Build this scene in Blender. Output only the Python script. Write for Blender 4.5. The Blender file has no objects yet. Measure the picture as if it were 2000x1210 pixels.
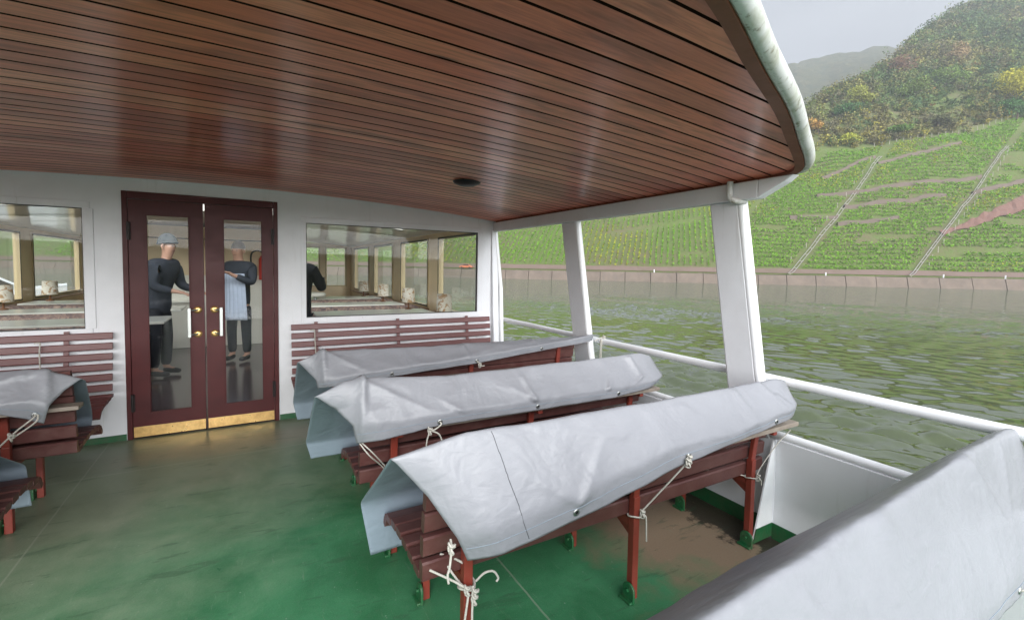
import bpy, bmesh, math, random
import numpy as np
from mathutils import Vector, Matrix
R=math.radians
random.seed(7); rng=np.random.default_rng(11)
S=bpy.context.scene; COL=S.collection

# ------------------------------------------------------------------ camera, sky, sun, exposure
YAW,PITCH,ROLL,HC=R(29.8),R(3.05),R(1.0),1.444
cam=bpy.data.objects.new('camera',bpy.data.cameras.new('camera')); COL.objects.link(cam); S.camera=cam
fw=Vector((math.sin(YAW)*math.cos(PITCH),math.cos(YAW)*math.cos(PITCH),-math.sin(PITCH)))
rt=Vector((math.cos(YAW),-math.sin(YAW),0)); up=rt.cross(fw)
rt2=rt*math.cos(ROLL)+up*math.sin(ROLL); up2=up*math.cos(ROLL)-rt*math.sin(ROLL)
cam.matrix_world=Matrix(((rt2.x,up2.x,-fw.x,0),(rt2.y,up2.y,-fw.y,0),(rt2.z,up2.z,-fw.z,HC),(0,0,0,1)))
cam.data.sensor_width=36; cam.data.lens=16.2; cam.data.shift_y=-0.0175
cam.data.clip_start=0.02; cam.data.clip_end=6000

W=bpy.data.worlds.new('World'); S.world=W; W.use_nodes=True
nt=W.node_tree; nt.nodes.clear()
out=nt.nodes.new('ShaderNodeOutputWorld'); bg=nt.nodes.new('ShaderNodeBackground')
sky=nt.nodes.new('ShaderNodeTexSky'); sky.sky_type='NISHITA'; sky.sun_disc=False
SUN_EL,SUN_AZ=R(17),R(192)     # azimuth from +Y towards +X
sky.sun_elevation=SUN_EL; sky.sun_rotation=SUN_AZ; sky.dust_density=4; sky.air_density=1.2
mixs=nt.nodes.new('ShaderNodeMix'); mixs.data_type='RGBA'; mixs.inputs[0].default_value=0.93
tc=nt.nodes.new('ShaderNodeTexCoord'); nz=nt.nodes.new('ShaderNodeTexNoise'); nz.inputs['Scale'].default_value=1.6; nz.inputs['Detail'].default_value=4
mp=nt.nodes.new('ShaderNodeMapping'); mp.inputs['Scale'].default_value=(1,1,2.6)
nt.links.new(tc.outputs['Generated'],mp.inputs[0]); nt.links.new(mp.outputs[0],nz.inputs['Vector'])
cr=nt.nodes.new('ShaderNodeValToRGB')
cr.color_ramp.elements[0].position=.3; cr.color_ramp.elements[0].color=(1.82,1.90,2.06,1)
cr.color_ramp.elements[1].position=.72; cr.color_ramp.elements[1].color=(2.45,2.54,2.7,1)
nt.links.new(nz.outputs['Fac'],cr.inputs[0]); nt.links.new(sky.outputs[0],mixs.inputs[6]); nt.links.new(cr.outputs[0],mixs.inputs[7])
# overcast sky: brighter towards the zenith
sx=nt.nodes.new('ShaderNodeSeparateXYZ'); nt.links.new(tc.outputs['Generated'],sx.inputs[0])
zr=nt.nodes.new('ShaderNodeMapRange'); zr.inputs['From Min'].default_value=.44; zr.inputs['From Max'].default_value=.8; zr.inputs['To Min'].default_value=1.0; zr.inputs['To Max'].default_value=2.0
nt.links.new(sx.outputs[2],zr.inputs[0])
vm=nt.nodes.new('ShaderNodeVectorMath'); vm.operation='SCALE'; nt.links.new(mixs.outputs[2],vm.inputs[0]); nt.links.new(zr.outputs[0],vm.inputs['Scale'])
nt.links.new(vm.outputs[0],bg.inputs[0]); bg.inputs[1].default_value=0.1; nt.links.new(bg.outputs[0],out.inputs[0])
sl=bpy.data.lights.new('sun','SUN'); sl.energy=4.2; sl.angle=R(72); sl.color=(.97,.985,1.0)
so=bpy.data.objects.new('sun',sl); COL.objects.link(so)
sd=Vector((math.sin(SUN_AZ)*math.cos(SUN_EL),math.cos(SUN_AZ)*math.cos(SUN_EL),math.sin(SUN_EL)))
so.rotation_euler=sd.to_track_quat('Z','Y').to_euler(); so.location=(0,0,60)
S.view_settings.view_transform='Standard'; S.view_settings.look='None'; S.view_settings.gamma=1
S.view_settings.exposure=1.5
S.cycles.max_bounces=14; S.cycles.diffuse_bounces=8; S.cycles.glossy_bounces=6; S.cycles.transparent_max_bounces=24; S.cycles.volume_bounces=0

# ------------------------------------------------------------------ materials
def mat(name,col,rough=.5,metal=0,coat=0,spec=None):
    m=bpy.data.materials.new(name); m.use_nodes=True; b=m.node_tree.nodes['Principled BSDF']
    b.inputs['Base Color'].default_value=(*col,1); b.inputs['Roughness'].default_value=rough; b.inputs['Metallic'].default_value=metal
    if coat: b.inputs['Coat Weight'].default_value=coat; b.inputs['Coat Roughness'].default_value=.12
    if spec is not None: b.inputs['Specular IOR Level'].default_value=spec
    return m
class N:
    def __init__(s,m): s.t=m.node_tree; s.b=s.t.nodes['Principled BSDF']
    def n(s,ty,ins={},**kw):
        x=s.t.nodes.new('ShaderNode'+ty)
        for k,v in kw.items(): setattr(x,k,v)
        for k,v in ins.items():
            if hasattr(v,'links') or isinstance(v,bpy.types.NodeSocket): s.t.links.new(v,x.inputs[k])
            else: x.inputs[k].default_value=v
        return x
    def pos(s,scale=(1,1,1),rot=(0,0,0)):
        g=s.n('NewGeometry'); return s.n('Mapping',{'Vector':g.outputs['Position'],'Scale':scale,'Rotation':rot}).outputs[0]
    def noise(s,vec,scale,detail=4,rough=.55,dist=0): return s.n('TexNoise',{'Vector':vec,'Scale':scale,'Detail':detail,'Roughness':rough,'Distortion':dist}).outputs['Fac']
    def ramp(s,f,pts):
        r=s.n('ValToRGB',{0:f}); e=r.color_ramp.elements
        while len(e)<len(pts): e.new(.5)
        for q,(p,c) in zip(e,pts): q.position=p; q.color=(*c,1) if len(c)==3 else c
        return r.outputs[0]
    def g(s,f,a,b): return s.ramp(f,[(a,(0,0,0)),(b,(1,1,1))])
    def mix(s,f,a,b,mode='MIX'):
        x=s.n('Mix',data_type='RGBA',blend_type=mode)
        for i,v in ((0,f),(6,a),(7,b)):
            if isinstance(v,bpy.types.NodeSocket): s.t.links.new(v,x.inputs[i])
            else: x.inputs[i].default_value=v if i==0 else (*v,1)
        return x.outputs[2]
    def math(s,op,a,b=0):
        return s.n('Math',{0:a,1:b},operation=op).outputs[0]
    def bump(s,h,dist=.01,strength=1,normal=None):
        x=s.n('Bump',{'Height':h,'Distance':dist,'Strength':strength})
        if normal is not None: s.t.links.new(normal,x.inputs['Normal'])
        return x.outputs[0]
    def set(s,k,v): s.t.links.new(v,s.b.inputs[k])
def dirty(name,col,rough=.5,amt=.35,scale=3,bump=.002,bscale=60,tint=None,**k):
    m=mat(name,col,rough,**k); q=N(m); p=q.pos()
    a=q.noise(p,scale,6,.65); d=tint or tuple(c*.6 for c in col)
    f=q.math('MULTIPLY',q.g(a,.42,.75),amt)
    q.set('Base Color',q.mix(f,col,d))
    fine=q.noise(p,bscale,3); q.set('Normal',q.bump(fine,bump,.5))
    q.set('Roughness',q.math('ADD',q.math('MULTIPLY',a,.25),rough-.12))
    return m
M={}
M['white']=dirty('white_paint',(.78,.79,.82),.42,.3,2.2,.0015,25,tint=(.5,.5,.5))
def chips(m,col):
    q=N(m); old=q.b.inputs['Base Color'].links[0].from_socket; v=q.n('TexVoronoi',{'Vector':q.pos(),'Scale':9,'Randomness':1}).outputs['Distance']
    f=q.math('MULTIPLY',q.ramp(v,[(.02,(1,1,1)),(.045,(0,0,0))]),q.g(q.noise(q.pos(),2.3,3),.5,.58)); dr=q.g(q.noise(q.pos((14,14,.7)),1.5,5,.7),.60,.74)
    q.set('Base Color',q.mix(q.math('MULTIPLY',dr,.28),q.mix(q.math('MULTIPLY',f,.8),old,col),(.42,.40,.36)))
chips(M['white'],(.16,.11,.09))
M['white_gloss']=dirty('white_gloss_paint',(.82,.83,.85),.3,.3,4,.0008,40,tint=(.5,.5,.46))
M['wood']=dirty('bench_wood',(.085,.03,.027),.42,.6,14,.002,60,tint=(.14,.07,.06))
M['wood_wall']=dirty('bench_wood_wall',(.13,.038,.036),.42,.5,10,.001,60,tint=(.17,.07,.065))
M['oxide']=dirty('oxide_red_paint',(.2,.032,.02),.45,.5,12,.001,80,tint=(.12,.03,.02))
M['green']=dirty('green_paint',(.012,.10,.035),.4,.6,20,.003,60,tint=(.08,.09,.05))
M['door']=dirty('door_varnish',(.085,.017,.018),.4,.5,6,.0008,40,tint=(.045,.011,.011),spec=.25)
M['black']=mat('black_plastic',(.012,.012,.013),.5)
M['darkmetal']=mat('dark_metal',(.03,.025,.025),.45,.4)
M['steel']=mat('brushed_steel',(.42,.43,.42),.4,1)
M['brass']=dirty('brass',(.75,.5,.2),.3,.6,18,.001,50,tint=(.35,.17,.05),metal=.8)
M['rope']=dirty('white_rope',(.5,.48,.43),.8,.5,80,.004,260,tint=(.30,.28,.23))
M['cream']=dirty('cream_panel',(.78,.60,.38),.4,.3,2)
M['offwhite']=mat('interior_white',(.82,.79,.70),.3)
M['ceilwhite']=mat('interior_ceiling',(.75,.75,.73),.12)
M['tabletop']=mat('table_top',(.75,.73,.66),.25)
M['intwood']=mat('interior_wood',(.2,.085,.04),.35)
M['shelf']=dirty('weathered_shelf_wood',(.26,.22,.18),.6,.7,12,.002,80,tint=(.12,.09,.075))
M['tan']=mat('tan_window_frame',(.50,.38,.21),.4)
M['rubber']=mat('window_seal',(.02,.018,.018),.5)
M['red']=mat('extinguisher_red',(.6,.03,.02),.3)
M['skin']=mat('skin',(.5,.28,.2),.5)
M['hair']=mat('hair',(.05,.035,.025),.6)
M['beanie']=dirty('grey_beanie',(.06,.075,.085),.9,.4,40,.004,120)
M['jacket']=dirty('dark_jacket',(.03,.035,.05),.8,.3,10,.004,40)
M['coat']=dirty('black_coat',(.012,.013,.018),.8,.3,10,.004,40)
M['palecloth']=dirty('pale_cloth',(.42,.47,.58),.8,.3,10,.004,40)
M['trouser']=mat('dark_trousers',(.02,.022,.03),.8)
M['hullwhite']=mat('boat_white',(.75,.76,.78),.25)
M['bluetarp']=mat('boat_cover_blue',(.12,.2,.33),.6)
M['car']=mat('car_white',(.75,.75,.76),.25,coat=.6)
M['carred']=mat('car_orange',(.55,.16,.08),.25,coat=.6)
M['tyre']=mat('tyre',(.015,.015,.015),.8)
M['carglass']=mat('car_glass',(.02,.025,.03),.08)
M['post']=mat('weathered_post',(.36,.33,.29),.8)
M['bark']=mat('bark',(.09,.065,.045),.9)
M['track']=mat('track_metal',(.3,.28,.27),.6,.3)

# lamp shade: patterned cloth
m=mat('shade_cloth',(.62,.54,.4),.8); q=N(m); p=q.pos(); q.set('Base Color',q.mix(q.g(q.noise(p,16,3,.5,1.5),.52,.6),(.66,.6,.5),(.4,.24,.12))); M['shade']=m
# upholstery
m=mat('upholstery',(.2,.13,.1),.85); q=N(m); p=q.pos(); q.set('Base Color',q.ramp(q.noise(p,13,4,.6,1.2),[(.35,(.12,.09,.10)),(.5,(.30,.20,.17)),(.65,(.48,.34,.27))])); M['sofa']=m
# interior floor
m=mat('cabin_floor',(.06,.035,.04),.18); q=N(m); q.set('Base Color',q.mix(q.noise(q.pos(),5),(.04,.028,.034),(.10,.05,.055))); M['intfloor']=m
# glass
m=bpy.data.materials.new('window_glass'); m.use_nodes=True; t=m.node_tree; t.nodes.clear()
o=t.nodes.new('ShaderNodeOutputMaterial'); mx=t.nodes.new('ShaderNodeMixShader'); lw=t.nodes.new('ShaderNodeLayerWeight'); lw.inputs[0].default_value=.5
tr=t.nodes.new('ShaderNodeBsdfTransparent'); tr.inputs[0].default_value=(.96,.975,.97,1); gl=t.nodes.new('ShaderNodeBsdfGlossy'); gl.inputs['Roughness'].default_value=.01
pw=t.nodes.new('ShaderNodeMath'); pw.operation='POWER'; pw.inputs[1].default_value=4.5; ma=t.nodes.new('ShaderNodeMath'); ma.operation='MULTIPLY_ADD'; ma.inputs[1].default_value=.8; ma.inputs[2].default_value=.009
t.links.new(lw.outputs['Facing'],pw.inputs[0]); t.links.new(pw.outputs[0],ma.inputs[0]); t.links.new(ma.outputs[0],mx.inputs[0]); t.links.new(tr.outputs[0],mx.inputs[1]); t.links.new(gl.outputs[0],mx.inputs[2]); t.links.new(mx.outputs[0],o.inputs[0]); M['glass']=m
# PVC tarpaulin
def tarp(name,col):
    m=mat(name,col,.4,spec=.45); q=N(m); p=q.pos()
    a=q.noise(p,2.5,5,.6); st=q.noise(q.pos((1,1,1)),9,5,.7)
    c=q.mix(q.g(a,.3,.7),tuple(x*.93 for x in col),tuple(min(1,x*1.05) for x in col))
    c=q.mix(q.math('MULTIPLY',q.g(st,.56,.72),.25),c,tuple(x*.7 for x in col))
    q.set('Base Color',c)
    w1=q.noise(q.pos((1,1,1)),3.2,3,.5,1.2); w2=q.noise(q.pos((1,2,2)),11,3,.5,.8); w3=q.noise(p,420,1)
    n1=q.bump(w1,.03,.5); n2=q.bump(w2,.006,.5,n1); n3=q.bump(w3,.0006,.25,n2); q.set('Normal',n3)
    q.set('Roughness',q.math('ADD',q.math('MULTIPLY',st,.2),.3))
    return m
M['tarp']=tarp('grey_tarpaulin',(.226,.232,.252))
M['seam']=mat('seam_thread',(.07,.075,.085),.7)
M['tarp_under']=tarp('tarpaulin_underside',(.22,.27,.32))
# deck paint
m=mat('deck_paint',(.03,.14,.06),.3); q=N(m); p=q.pos()
sep=q.n('SeparateXYZ',{0:q.n('NewGeometry').outputs['Position']})
big=q.noise(p,.9,5,.6,.6); med=q.noise(p,3.5,6,.65,.4); fine=q.noise(p,28,5,.7)
g1=q.mix(q.g(med,.35,.7),(.03,.15,.062),(.06,.235,.11))
g1=q.mix(q.math('MULTIPLY',q.g(fine,.5,.75),.35),g1,(.07,.16,.10))
# worn grey-brown film, strongest towards the bulkhead and port side
ax=q.math('ADD',q.math('MULTIPLY',sep.outputs[1],.20),q.math('MULTIPLY',sep.outputs[0],-.16))
wf=q.math('ADD',q.math('ADD',ax,-.50),q.math('MULTIPLY',big,.55))
wf=q.math('ADD',wf,q.math('MULTIPLY',med,.35))
worn=q.mix(q.g(med,.3,.7),(.19,.205,.14),(.27,.27,.20))
c=q.mix(q.math('MULTIPLY',q.g(wf,.38,.76),.75),g1,worn)
# brown sediment near the starboard side
def radial(cx,cy,sx,sy,rot=0):
    mpn=q.n('Mapping',{'Vector':q.n('NewGeometry').outputs['Position'],'Location':(0,0,0)}).outputs[0]
    v=q.n('VectorMath',{0:mpn,1:(-cx,-cy,0)},operation='ADD').outputs[0]
    v=q.n('Mapping',{'Vector':v,'Rotation':(0,0,rot),'Scale':(1/sx,1/sy,0)}).outputs[0]
    return q.n('VectorMath',{0:v},operation='LENGTH').outputs['Value']
d1=q.math('ADD',radial(2.2,1.8,.8,.95,.3),q.math('MULTIPLY',q.math('SUBTRACT',med,.5),1.2))
c=q.mix(q.math('MULTIPLY',q.ramp(d1,[(.45,(1,1,1)),(1.15,(0,0,0))]),.9),c,(.30,.20,.14))
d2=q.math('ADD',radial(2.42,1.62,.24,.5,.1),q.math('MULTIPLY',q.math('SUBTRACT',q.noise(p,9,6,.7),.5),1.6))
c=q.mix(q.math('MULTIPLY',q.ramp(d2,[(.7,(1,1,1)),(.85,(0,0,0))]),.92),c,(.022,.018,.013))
d3=q.math('ADD',radial(-.1,4.25,.9,.28),q.math('MULTIPLY',q.math('SUBTRACT',med,.5),1.4))
c=q.mix(q.math('MULTIPLY',q.ramp(d3,[(.5,(1,1,1)),(1.1,(0,0,0))]),.7),c,(.24,.225,.15))
st=q.noise(q.pos((1.2,5,1),(0,0,R(18))),2.4,6,.7,.6)
c=q.mix(q.math('MULTIPLY',q.g(st,.58,.64),.45),c,(.035,.085,.045))
sc=q.noise(q.pos((9,1,1),(0,0,R(-30))),6,5,.8,.3)
c=q.mix(q.math('MULTIPLY',q.g(sc,.60,.72),.4),c,(.24,.30,.23))
def line(axis,v,w):
    return q.math('LESS_THAN',q.math('ABSOLUTE',q.math('SUBTRACT',q.math('ADD',sep.outputs[axis],q.math('MULTIPLY',q.math('SUBTRACT',med,.5),.012)),v)),w)
for ax_,v_ in ((0,-.97),(0,1.06),(1,3.98),(1,.9)):
    c=q.mix(q.math('MULTIPLY',line(ax_,v_,.0045),.45),c,(.32,.34,.27))
grit=q.noise(p,240,2,.8)
c=q.mix(q.math('MULTIPLY',q.g(grit,.55,.75),.35),c,(.30,.34,.28)); c=q.mix(q.math('MULTIPLY',q.g(q.noise(p,150,3,.8),.56,.72),.4),c,(.015,.05,.025))
spk=q.n('TexVoronoi',{'Vector':p,'Scale':26,'Randomness':1}).outputs['Distance']
sm=q.math('MULTIPLY',q.ramp(spk,[(.05,(1,1,1)),(.11,(0,0,0))]),q.g(q.noise(p,7,3),.5,.6))
c=q.mix(q.math('MULTIPLY',sm,.5),c,(.36,.42,.36))
q.set('Base Color',c)
q.set('Roughness',q.math('ADD',q.math('MULTIPLY',med,.45),.14)); q.b.inputs['Specular IOR Level'].default_value=.3
q.set('Normal',q.bump(q.noise(p,90,3),.0015,.6,q.bump(med,.006,.35)))
M['deck']=m
# varnished ceiling boards
m=mat('varnished_boards',(.2,.06,.03),.2,coat=.25,spec=.35); q=N(m)
g=q.n('NewGeometry'); ri=g.outputs['Random Per Island']
ob=q.n('VectorMath',{0:g.outputs['Position'],1:q.n('CombineXYZ',{0:ri,1:ri,2:ri}).outputs[0]},operation='ADD').outputs[0]
gr=q.noise(q.n('Mapping',{'Vector':ob,'Scale':(1.2,22,22)}).outputs[0],3,5,.6,.6)
bl=q.noise(q.n('Mapping',{'Vector':ob,'Scale':(1,5,1)}).outputs[0],1.4,4,.6)
base=q.ramp(ri,[(0,(.50,.14,.09)),(.5,(.76,.205,.125)),(1,(.88,.31,.19))])
c=q.mix(q.math('MULTIPLY',q.g(gr,.42,.72),.55),base,(.30,.06,.04))
c=q.mix(q.math('MULTIPLY',q.g(bl,.52,.66),.6),c,(.20,.06,.045))
kn=q.n('TexVoronoi',{'Vector':q.n('Mapping',{'Vector':ob,'Scale':(1.6,9,0)}).outputs[0],'Scale':1}).outputs['Distance']
c=q.mix(q.math('MULTIPLY',q.ramp(kn,[(.04,(1,1,1)),(.10,(0,0,0))]),.8),c,(.03,.012,.01))
q.set('Base Color',c); q.set('Roughness',q.math('ADD',q.math('MULTIPLY',bl,.3),.2))
q.b.inputs['Coat Roughness'].default_value=.16
q.set('Normal',q.bump(gr,.0012,.4)); M['ceil']=m
m=dirty('edge_board_varnish',(.22,.075,.045),.5,.6,9,.001,60,tint=(.14,.06,.04),spec=.2); M['edgewood']=m
# gutter rim with algae
m=mat('rim_paint',(.58,.6,.6),.4); q=N(m); p=q.pos(); a=q.noise(p,7,6,.7,.8); b2=q.noise(q.pos((1,1,.5)),24,5,.7)
c=q.mix(q.math('MULTIPLY',q.g(a,.46,.64),.6),(.60,.61,.60),(.30,.31,.20))
c=q.mix(q.math('MULTIPLY',q.g(b2,.56,.66),.8),c,(.12,.10,.05)); q.set('Base Color',c); M['rim']=m

# water
m=mat('river_water',(.05,.062,.018),.03,spec=.6); q=N(m)
q.b.inputs['IOR'].default_value=1.33
p=q.pos((1,1,1),(0,0,R(-20)))
pp=q.n('Mapping',{'Vector':p,'Scale':(1,1.9,1)}).outputs[0]
w1=q.noise(pp,.9,3,.5,.4); w2=q.noise(pp,2.8,4,.6,.6); w3=q.noise(pp,.12,3,.5)
gust=q.g(w3,.38,.62)
q.b.inputs['Coat Weight'].default_value=.9; q.b.inputs['Coat IOR'].default_value=1.8; q.b.inputs['Coat Roughness'].default_value=.05
dist=q.n('VectorMath',{0:q.n('NewGeometry').outputs['Position']},operation='LENGTH').outputs['Value']
w2=q.noise(q.n('Mapping',{'Vector':q.pos((1,1,1),(0,0,R(-25))),'Scale':(1.3,.45,1)}).outputs[0],1.0,3,.6,.4)
w2=q.math('MULTIPLY',w2,q.g(q.math('DIVIDE',dist,100),.30,.75))
n2=q.bump(w2,1.1,1.0)
q.t.links.new(n2,q.b.inputs['Coat Normal'])
q.set('Normal',n2)
q.set('Base Color',q.mix(w3,(.020,.036,.001),(.034,.049,.003)))
M['water']=m
# quay wall material
m=mat('quay_stone',(.42,.34,.3),.85); q=N(m); p=q.pos(); a=q.noise(p,.35,5,.65); b2=q.noise(q.pos((1,1,.15)),.9,5,.7)
c=q.mix(q.g(a,.35,.7),(.165,.128,.10),(.115,.09,.07)); c=q.mix(q.math('MULTIPLY',q.g(b2,.5,.68),.55),c,(.12,.10,.085)); q.set('Base Color',c); q.set('Normal',q.bump(q.noise(p,2,5),.15,.6)); M['quay']=m
# soil of the hillside
m=mat('hillside_soil',(.2,.15,.1),.95); q=N(m); p=q.pos(); a=q.noise(p,.05,5,.6); b2=q.noise(p,.6,5,.7)
c=q.mix(q.g(a,.4,.62),(.10,.13,.03),(.12,.10,.05)); c=q.mix(q.g(b2,.4,.7),c,(.08,.13,.022)); q.set('Base Color',c); q.set('Normal',q.bump(b2,.6,.8)); M['soil']=m
M['redsoil']=dirty('red_slate_soil',(.16,.085,.065),.95,.7,.5,.3,1.2,tint=(.16,.10,.08))
M['road']=dirty('quay_road_dirt',(.15,.105,.085),.95,.6,.2,.05,2,tint=(.10,.085,.05))
M['stonewall']=dirty('terrace_stone',(.13,.10,.08),.95,.7,.6,.2,2,tint=(.12,.10,.08))
m=mat('leaves',(.08,.1,.03),.75,spec=.2); q=N(m); at=q.n('Attribute',attribute_name='tint'); q.set('Base Color',at.outputs['Color']); M['leaf']=m

# ------------------------------------------------------------------ mesh helpers
class MB:
    def __init__(s): s.v=[]; s.f=[]; s.sm=[]; s.mi=[]
    def add(s,vs,fs,smooth=False,mi=0):
        k=len(s.v); s.v+= [tuple(map(float,v)) for v in vs]; s.f+=[tuple(i+k for i in f) for f in fs]; s.sm+=[smooth]*len(fs); s.mi+=[mi]*len(fs); return s
    def box(s,a,b):
        (x0,y0,z0),(x1,y1,z1)=a,b
        return s.add([(x0,y0,z0),(x1,y0,z0),(x1,y1,z0),(x0,y1,z0),(x0,y0,z1),(x1,y0,z1),(x1,y1,z1),(x0,y1,z1)],[(0,3,2,1),(4,5,6,7),(0,1,5,4),(1,2,6,5),(2,3,7,6),(3,0,4,7)])
    def bar(s,p,q,w,h,side=(1,0,0)):
        p=Vector(p);q=Vector(q);d=(q-p).normalized(); a=Vector(side); a=(a-d*a.dot(d)).normalized(); b=d.cross(a)
        vs=[]
        for c in (p,q):
            for sx,sy in ((-1,-1),(1,-1),(1,1),(-1,1)): vs.append(c+a*sx*w/2+b*sy*h/2)
        return s.add(vs,[(0,3,2,1),(4,5,6,7),(0,1,5,4),(1,2,6,5),(2,3,7,6),(3,0,4,7)])
    def tube(s,path,r,n=10,cap=True,closed=False):
        P=[Vector(p) for p in path]; m_=len(P); rr=r if hasattr(r,'__len__') else [r]*m_
        vs=[];ref=None
        for i in range(m_):
            d=(P[min(i+1,m_-1)]-P[max(i-1,0)]).normalized()
            if ref is None: ref=Vector((0,0,1)) if abs(d.z)<.9 else Vector((1,0,0))
            a=(ref-d*ref.dot(d)); a=a.normalized() if a.length>1e-6 else Vector((1,0,0)); ref=a; b=d.cross(a)
            for k in range(n):
                t_=2*math.pi*k/n; vs.append(P[i]+(a*math.cos(t_)+b*math.sin(t_))*rr[i])
        fs=[(i*n+k,i*n+(k+1)%n,(i+1)*n+(k+1)%n,(i+1)*n+k) for i in range(m_-1) for k in range(n)]
        s.add(vs,fs,True)
        if cap: s.add(vs[:n],[tuple(range(n))[::-1]]); s.add(vs[-n:],[tuple(range(n))])
        return s
    def lathe(s,prof,c=(0,0,0),n=20):
        vs=[];fs=[]
        for r_,z in prof:
            for k in range(n):
                t_=2*math.pi*k/n; vs.append((c[0]+r_*math.cos(t_),c[1]+r_*math.sin(t_),c[2]+z))
        for i in range(len(prof)-1):
            for k in range(n): fs.append((i*n+k,i*n+(k+1)%n,(i+1)*n+(k+1)%n,(i+1)*n+k))
        return s.add(vs,fs,True)
    def prism(s,poly,axis,a,b):
        n=len(poly)
        def P(u,v,w): return {0:(w,u,v),1:(u,w,v),2:(u,v,w)}[axis]
        vs=[P(u,v,a) for u,v in poly]+[P(u,v,b) for u,v in poly]
        return s.add(vs,[tuple(range(n)),tuple(range(n,2*n))[::-1]]+[(i,(i+1)%n,n+(i+1)%n,n+i) for i in range(n)])
    def sheet(s,G,smooth=True,mi=0):
        G=np.asarray(G,float); a,b=G.shape[:2]
        fs=[(i*b+j,i*b+j+1,(i+1)*b+j+1,(i+1)*b+j) for i in range(a-1) for j in range(b-1)]
        return s.add(G.reshape(-1,3),fs,smooth,mi)
def wpos(o):
    v=Vector((0,0,0))
    while o is not None: v+=Vector(o['_loc']) if '_loc' in o else Vector(o.location); o=o.parent
    return v
def obj(name,mb,m,parent=None,bevel=0,label=None,base=None,solid=0,fixn=True):
    me=bpy.data.meshes.new(name)
    off=wpos(parent) if parent else Vector(base or (0,0,0))
    me.from_pydata([(v[0]-off.x,v[1]-off.y,v[2]-off.z) for v in mb.v],[],mb.f)
    for mm_ in (m if isinstance(m,(list,tuple)) else [m]): me.materials.append(mm_)
    me.polygons.foreach_set('use_smooth',mb.sm); me.polygons.foreach_set('material_index',mb.mi)
    if fixn:
        bm=bmesh.new(); bm.from_mesh(me); bmesh.ops.recalc_face_normals(bm,faces=bm.faces); bm.to_mesh(me); bm.free()
    me.update()
    o=bpy.data.objects.new(name,me); COL.objects.link(o)
    if parent: o.parent=parent
    elif base: o.location=base
    if bevel:
        bv=o.modifiers.new('bevel','BEVEL'); bv.width=bevel; bv.segments=2; bv.limit_method='ANGLE'; bv.angle_limit=R(40)
    if solid:
        sd_=o.modifiers.new('thick','SOLIDIFY'); sd_.thickness=solid; sd_.offset=0
    if label: o['label']=label
    return o
def tag(o,label,cat,group=None):
    o['label']=label; o['category']=cat
    if group: o['group']=group
    return o
def thing(name,label,cat,loc,group=None,rz=0):
    o=bpy.data.objects.new(name,None); COL.objects.link(o); o.location=loc; o.rotation_euler=(0,0,rz); o.empty_display_size=.2
    return tag(o,label,cat,group)
def struct(o,kind='structure'): o['kind']=kind; return o
def dup(root,loc,label=None,rz=None,scale=None):
    r=root.copy(); COL.objects.link(r); r.location=loc
    if rz is not None: r.rotation_euler=(0,0,rz)
    if scale: r.scale=(scale,)*3
    if label: r['label']=label
    for ch in list(root.children):
        c=ch.copy(); COL.objects.link(c); c.parent=r
        for g_ in list(ch.children):
            d=g_.copy(); COL.objects.link(d); d.parent=c
    return r
def lat(seed,n=64):
    L_=np.random.default_rng(seed).random((n,n))
    def f(x,y):
        x=np.asarray(x,float);y=np.asarray(y,float)
        xi=np.floor(x).astype(int);yi=np.floor(y).astype(int);u=x-xi;v=y-yi;u=u*u*(3-2*u);v=v*v*(3-2*v)
        a=L_[xi%n,yi%n];b=L_[(xi+1)%n,yi%n];c=L_[xi%n,(yi+1)%n];d=L_[(xi+1)%n,(yi+1)%n]
        return (a*(1-u)+b*u)*(1-v)+(c*(1-u)+d*u)*v-.5
    return f
n1_,n2_,n3_=lat(1),lat(2),lat(3)
def fbm(x,y): return n1_(x,y)+.5*n2_(x*2.1,y*2.1)+.25*n3_(x*4.3,y*4.3)
def smooth_path(P,k=6):
    P=[Vector(p) for p in P]; o=[]
    for i in range(len(P)-1):
        a=P[max(i-1,0)];b=P[i];c=P[i+1];d=P[min(i+2,len(P)-1)]
        for j in range(k):
            t_=j/k; o.append(.5*((2*b)+(c-a)*t_+(2*a-5*b+4*c-d)*t_*t_+(3*b-a-3*c+d)*t_**3))
    return o+[P[-1]]

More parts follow.
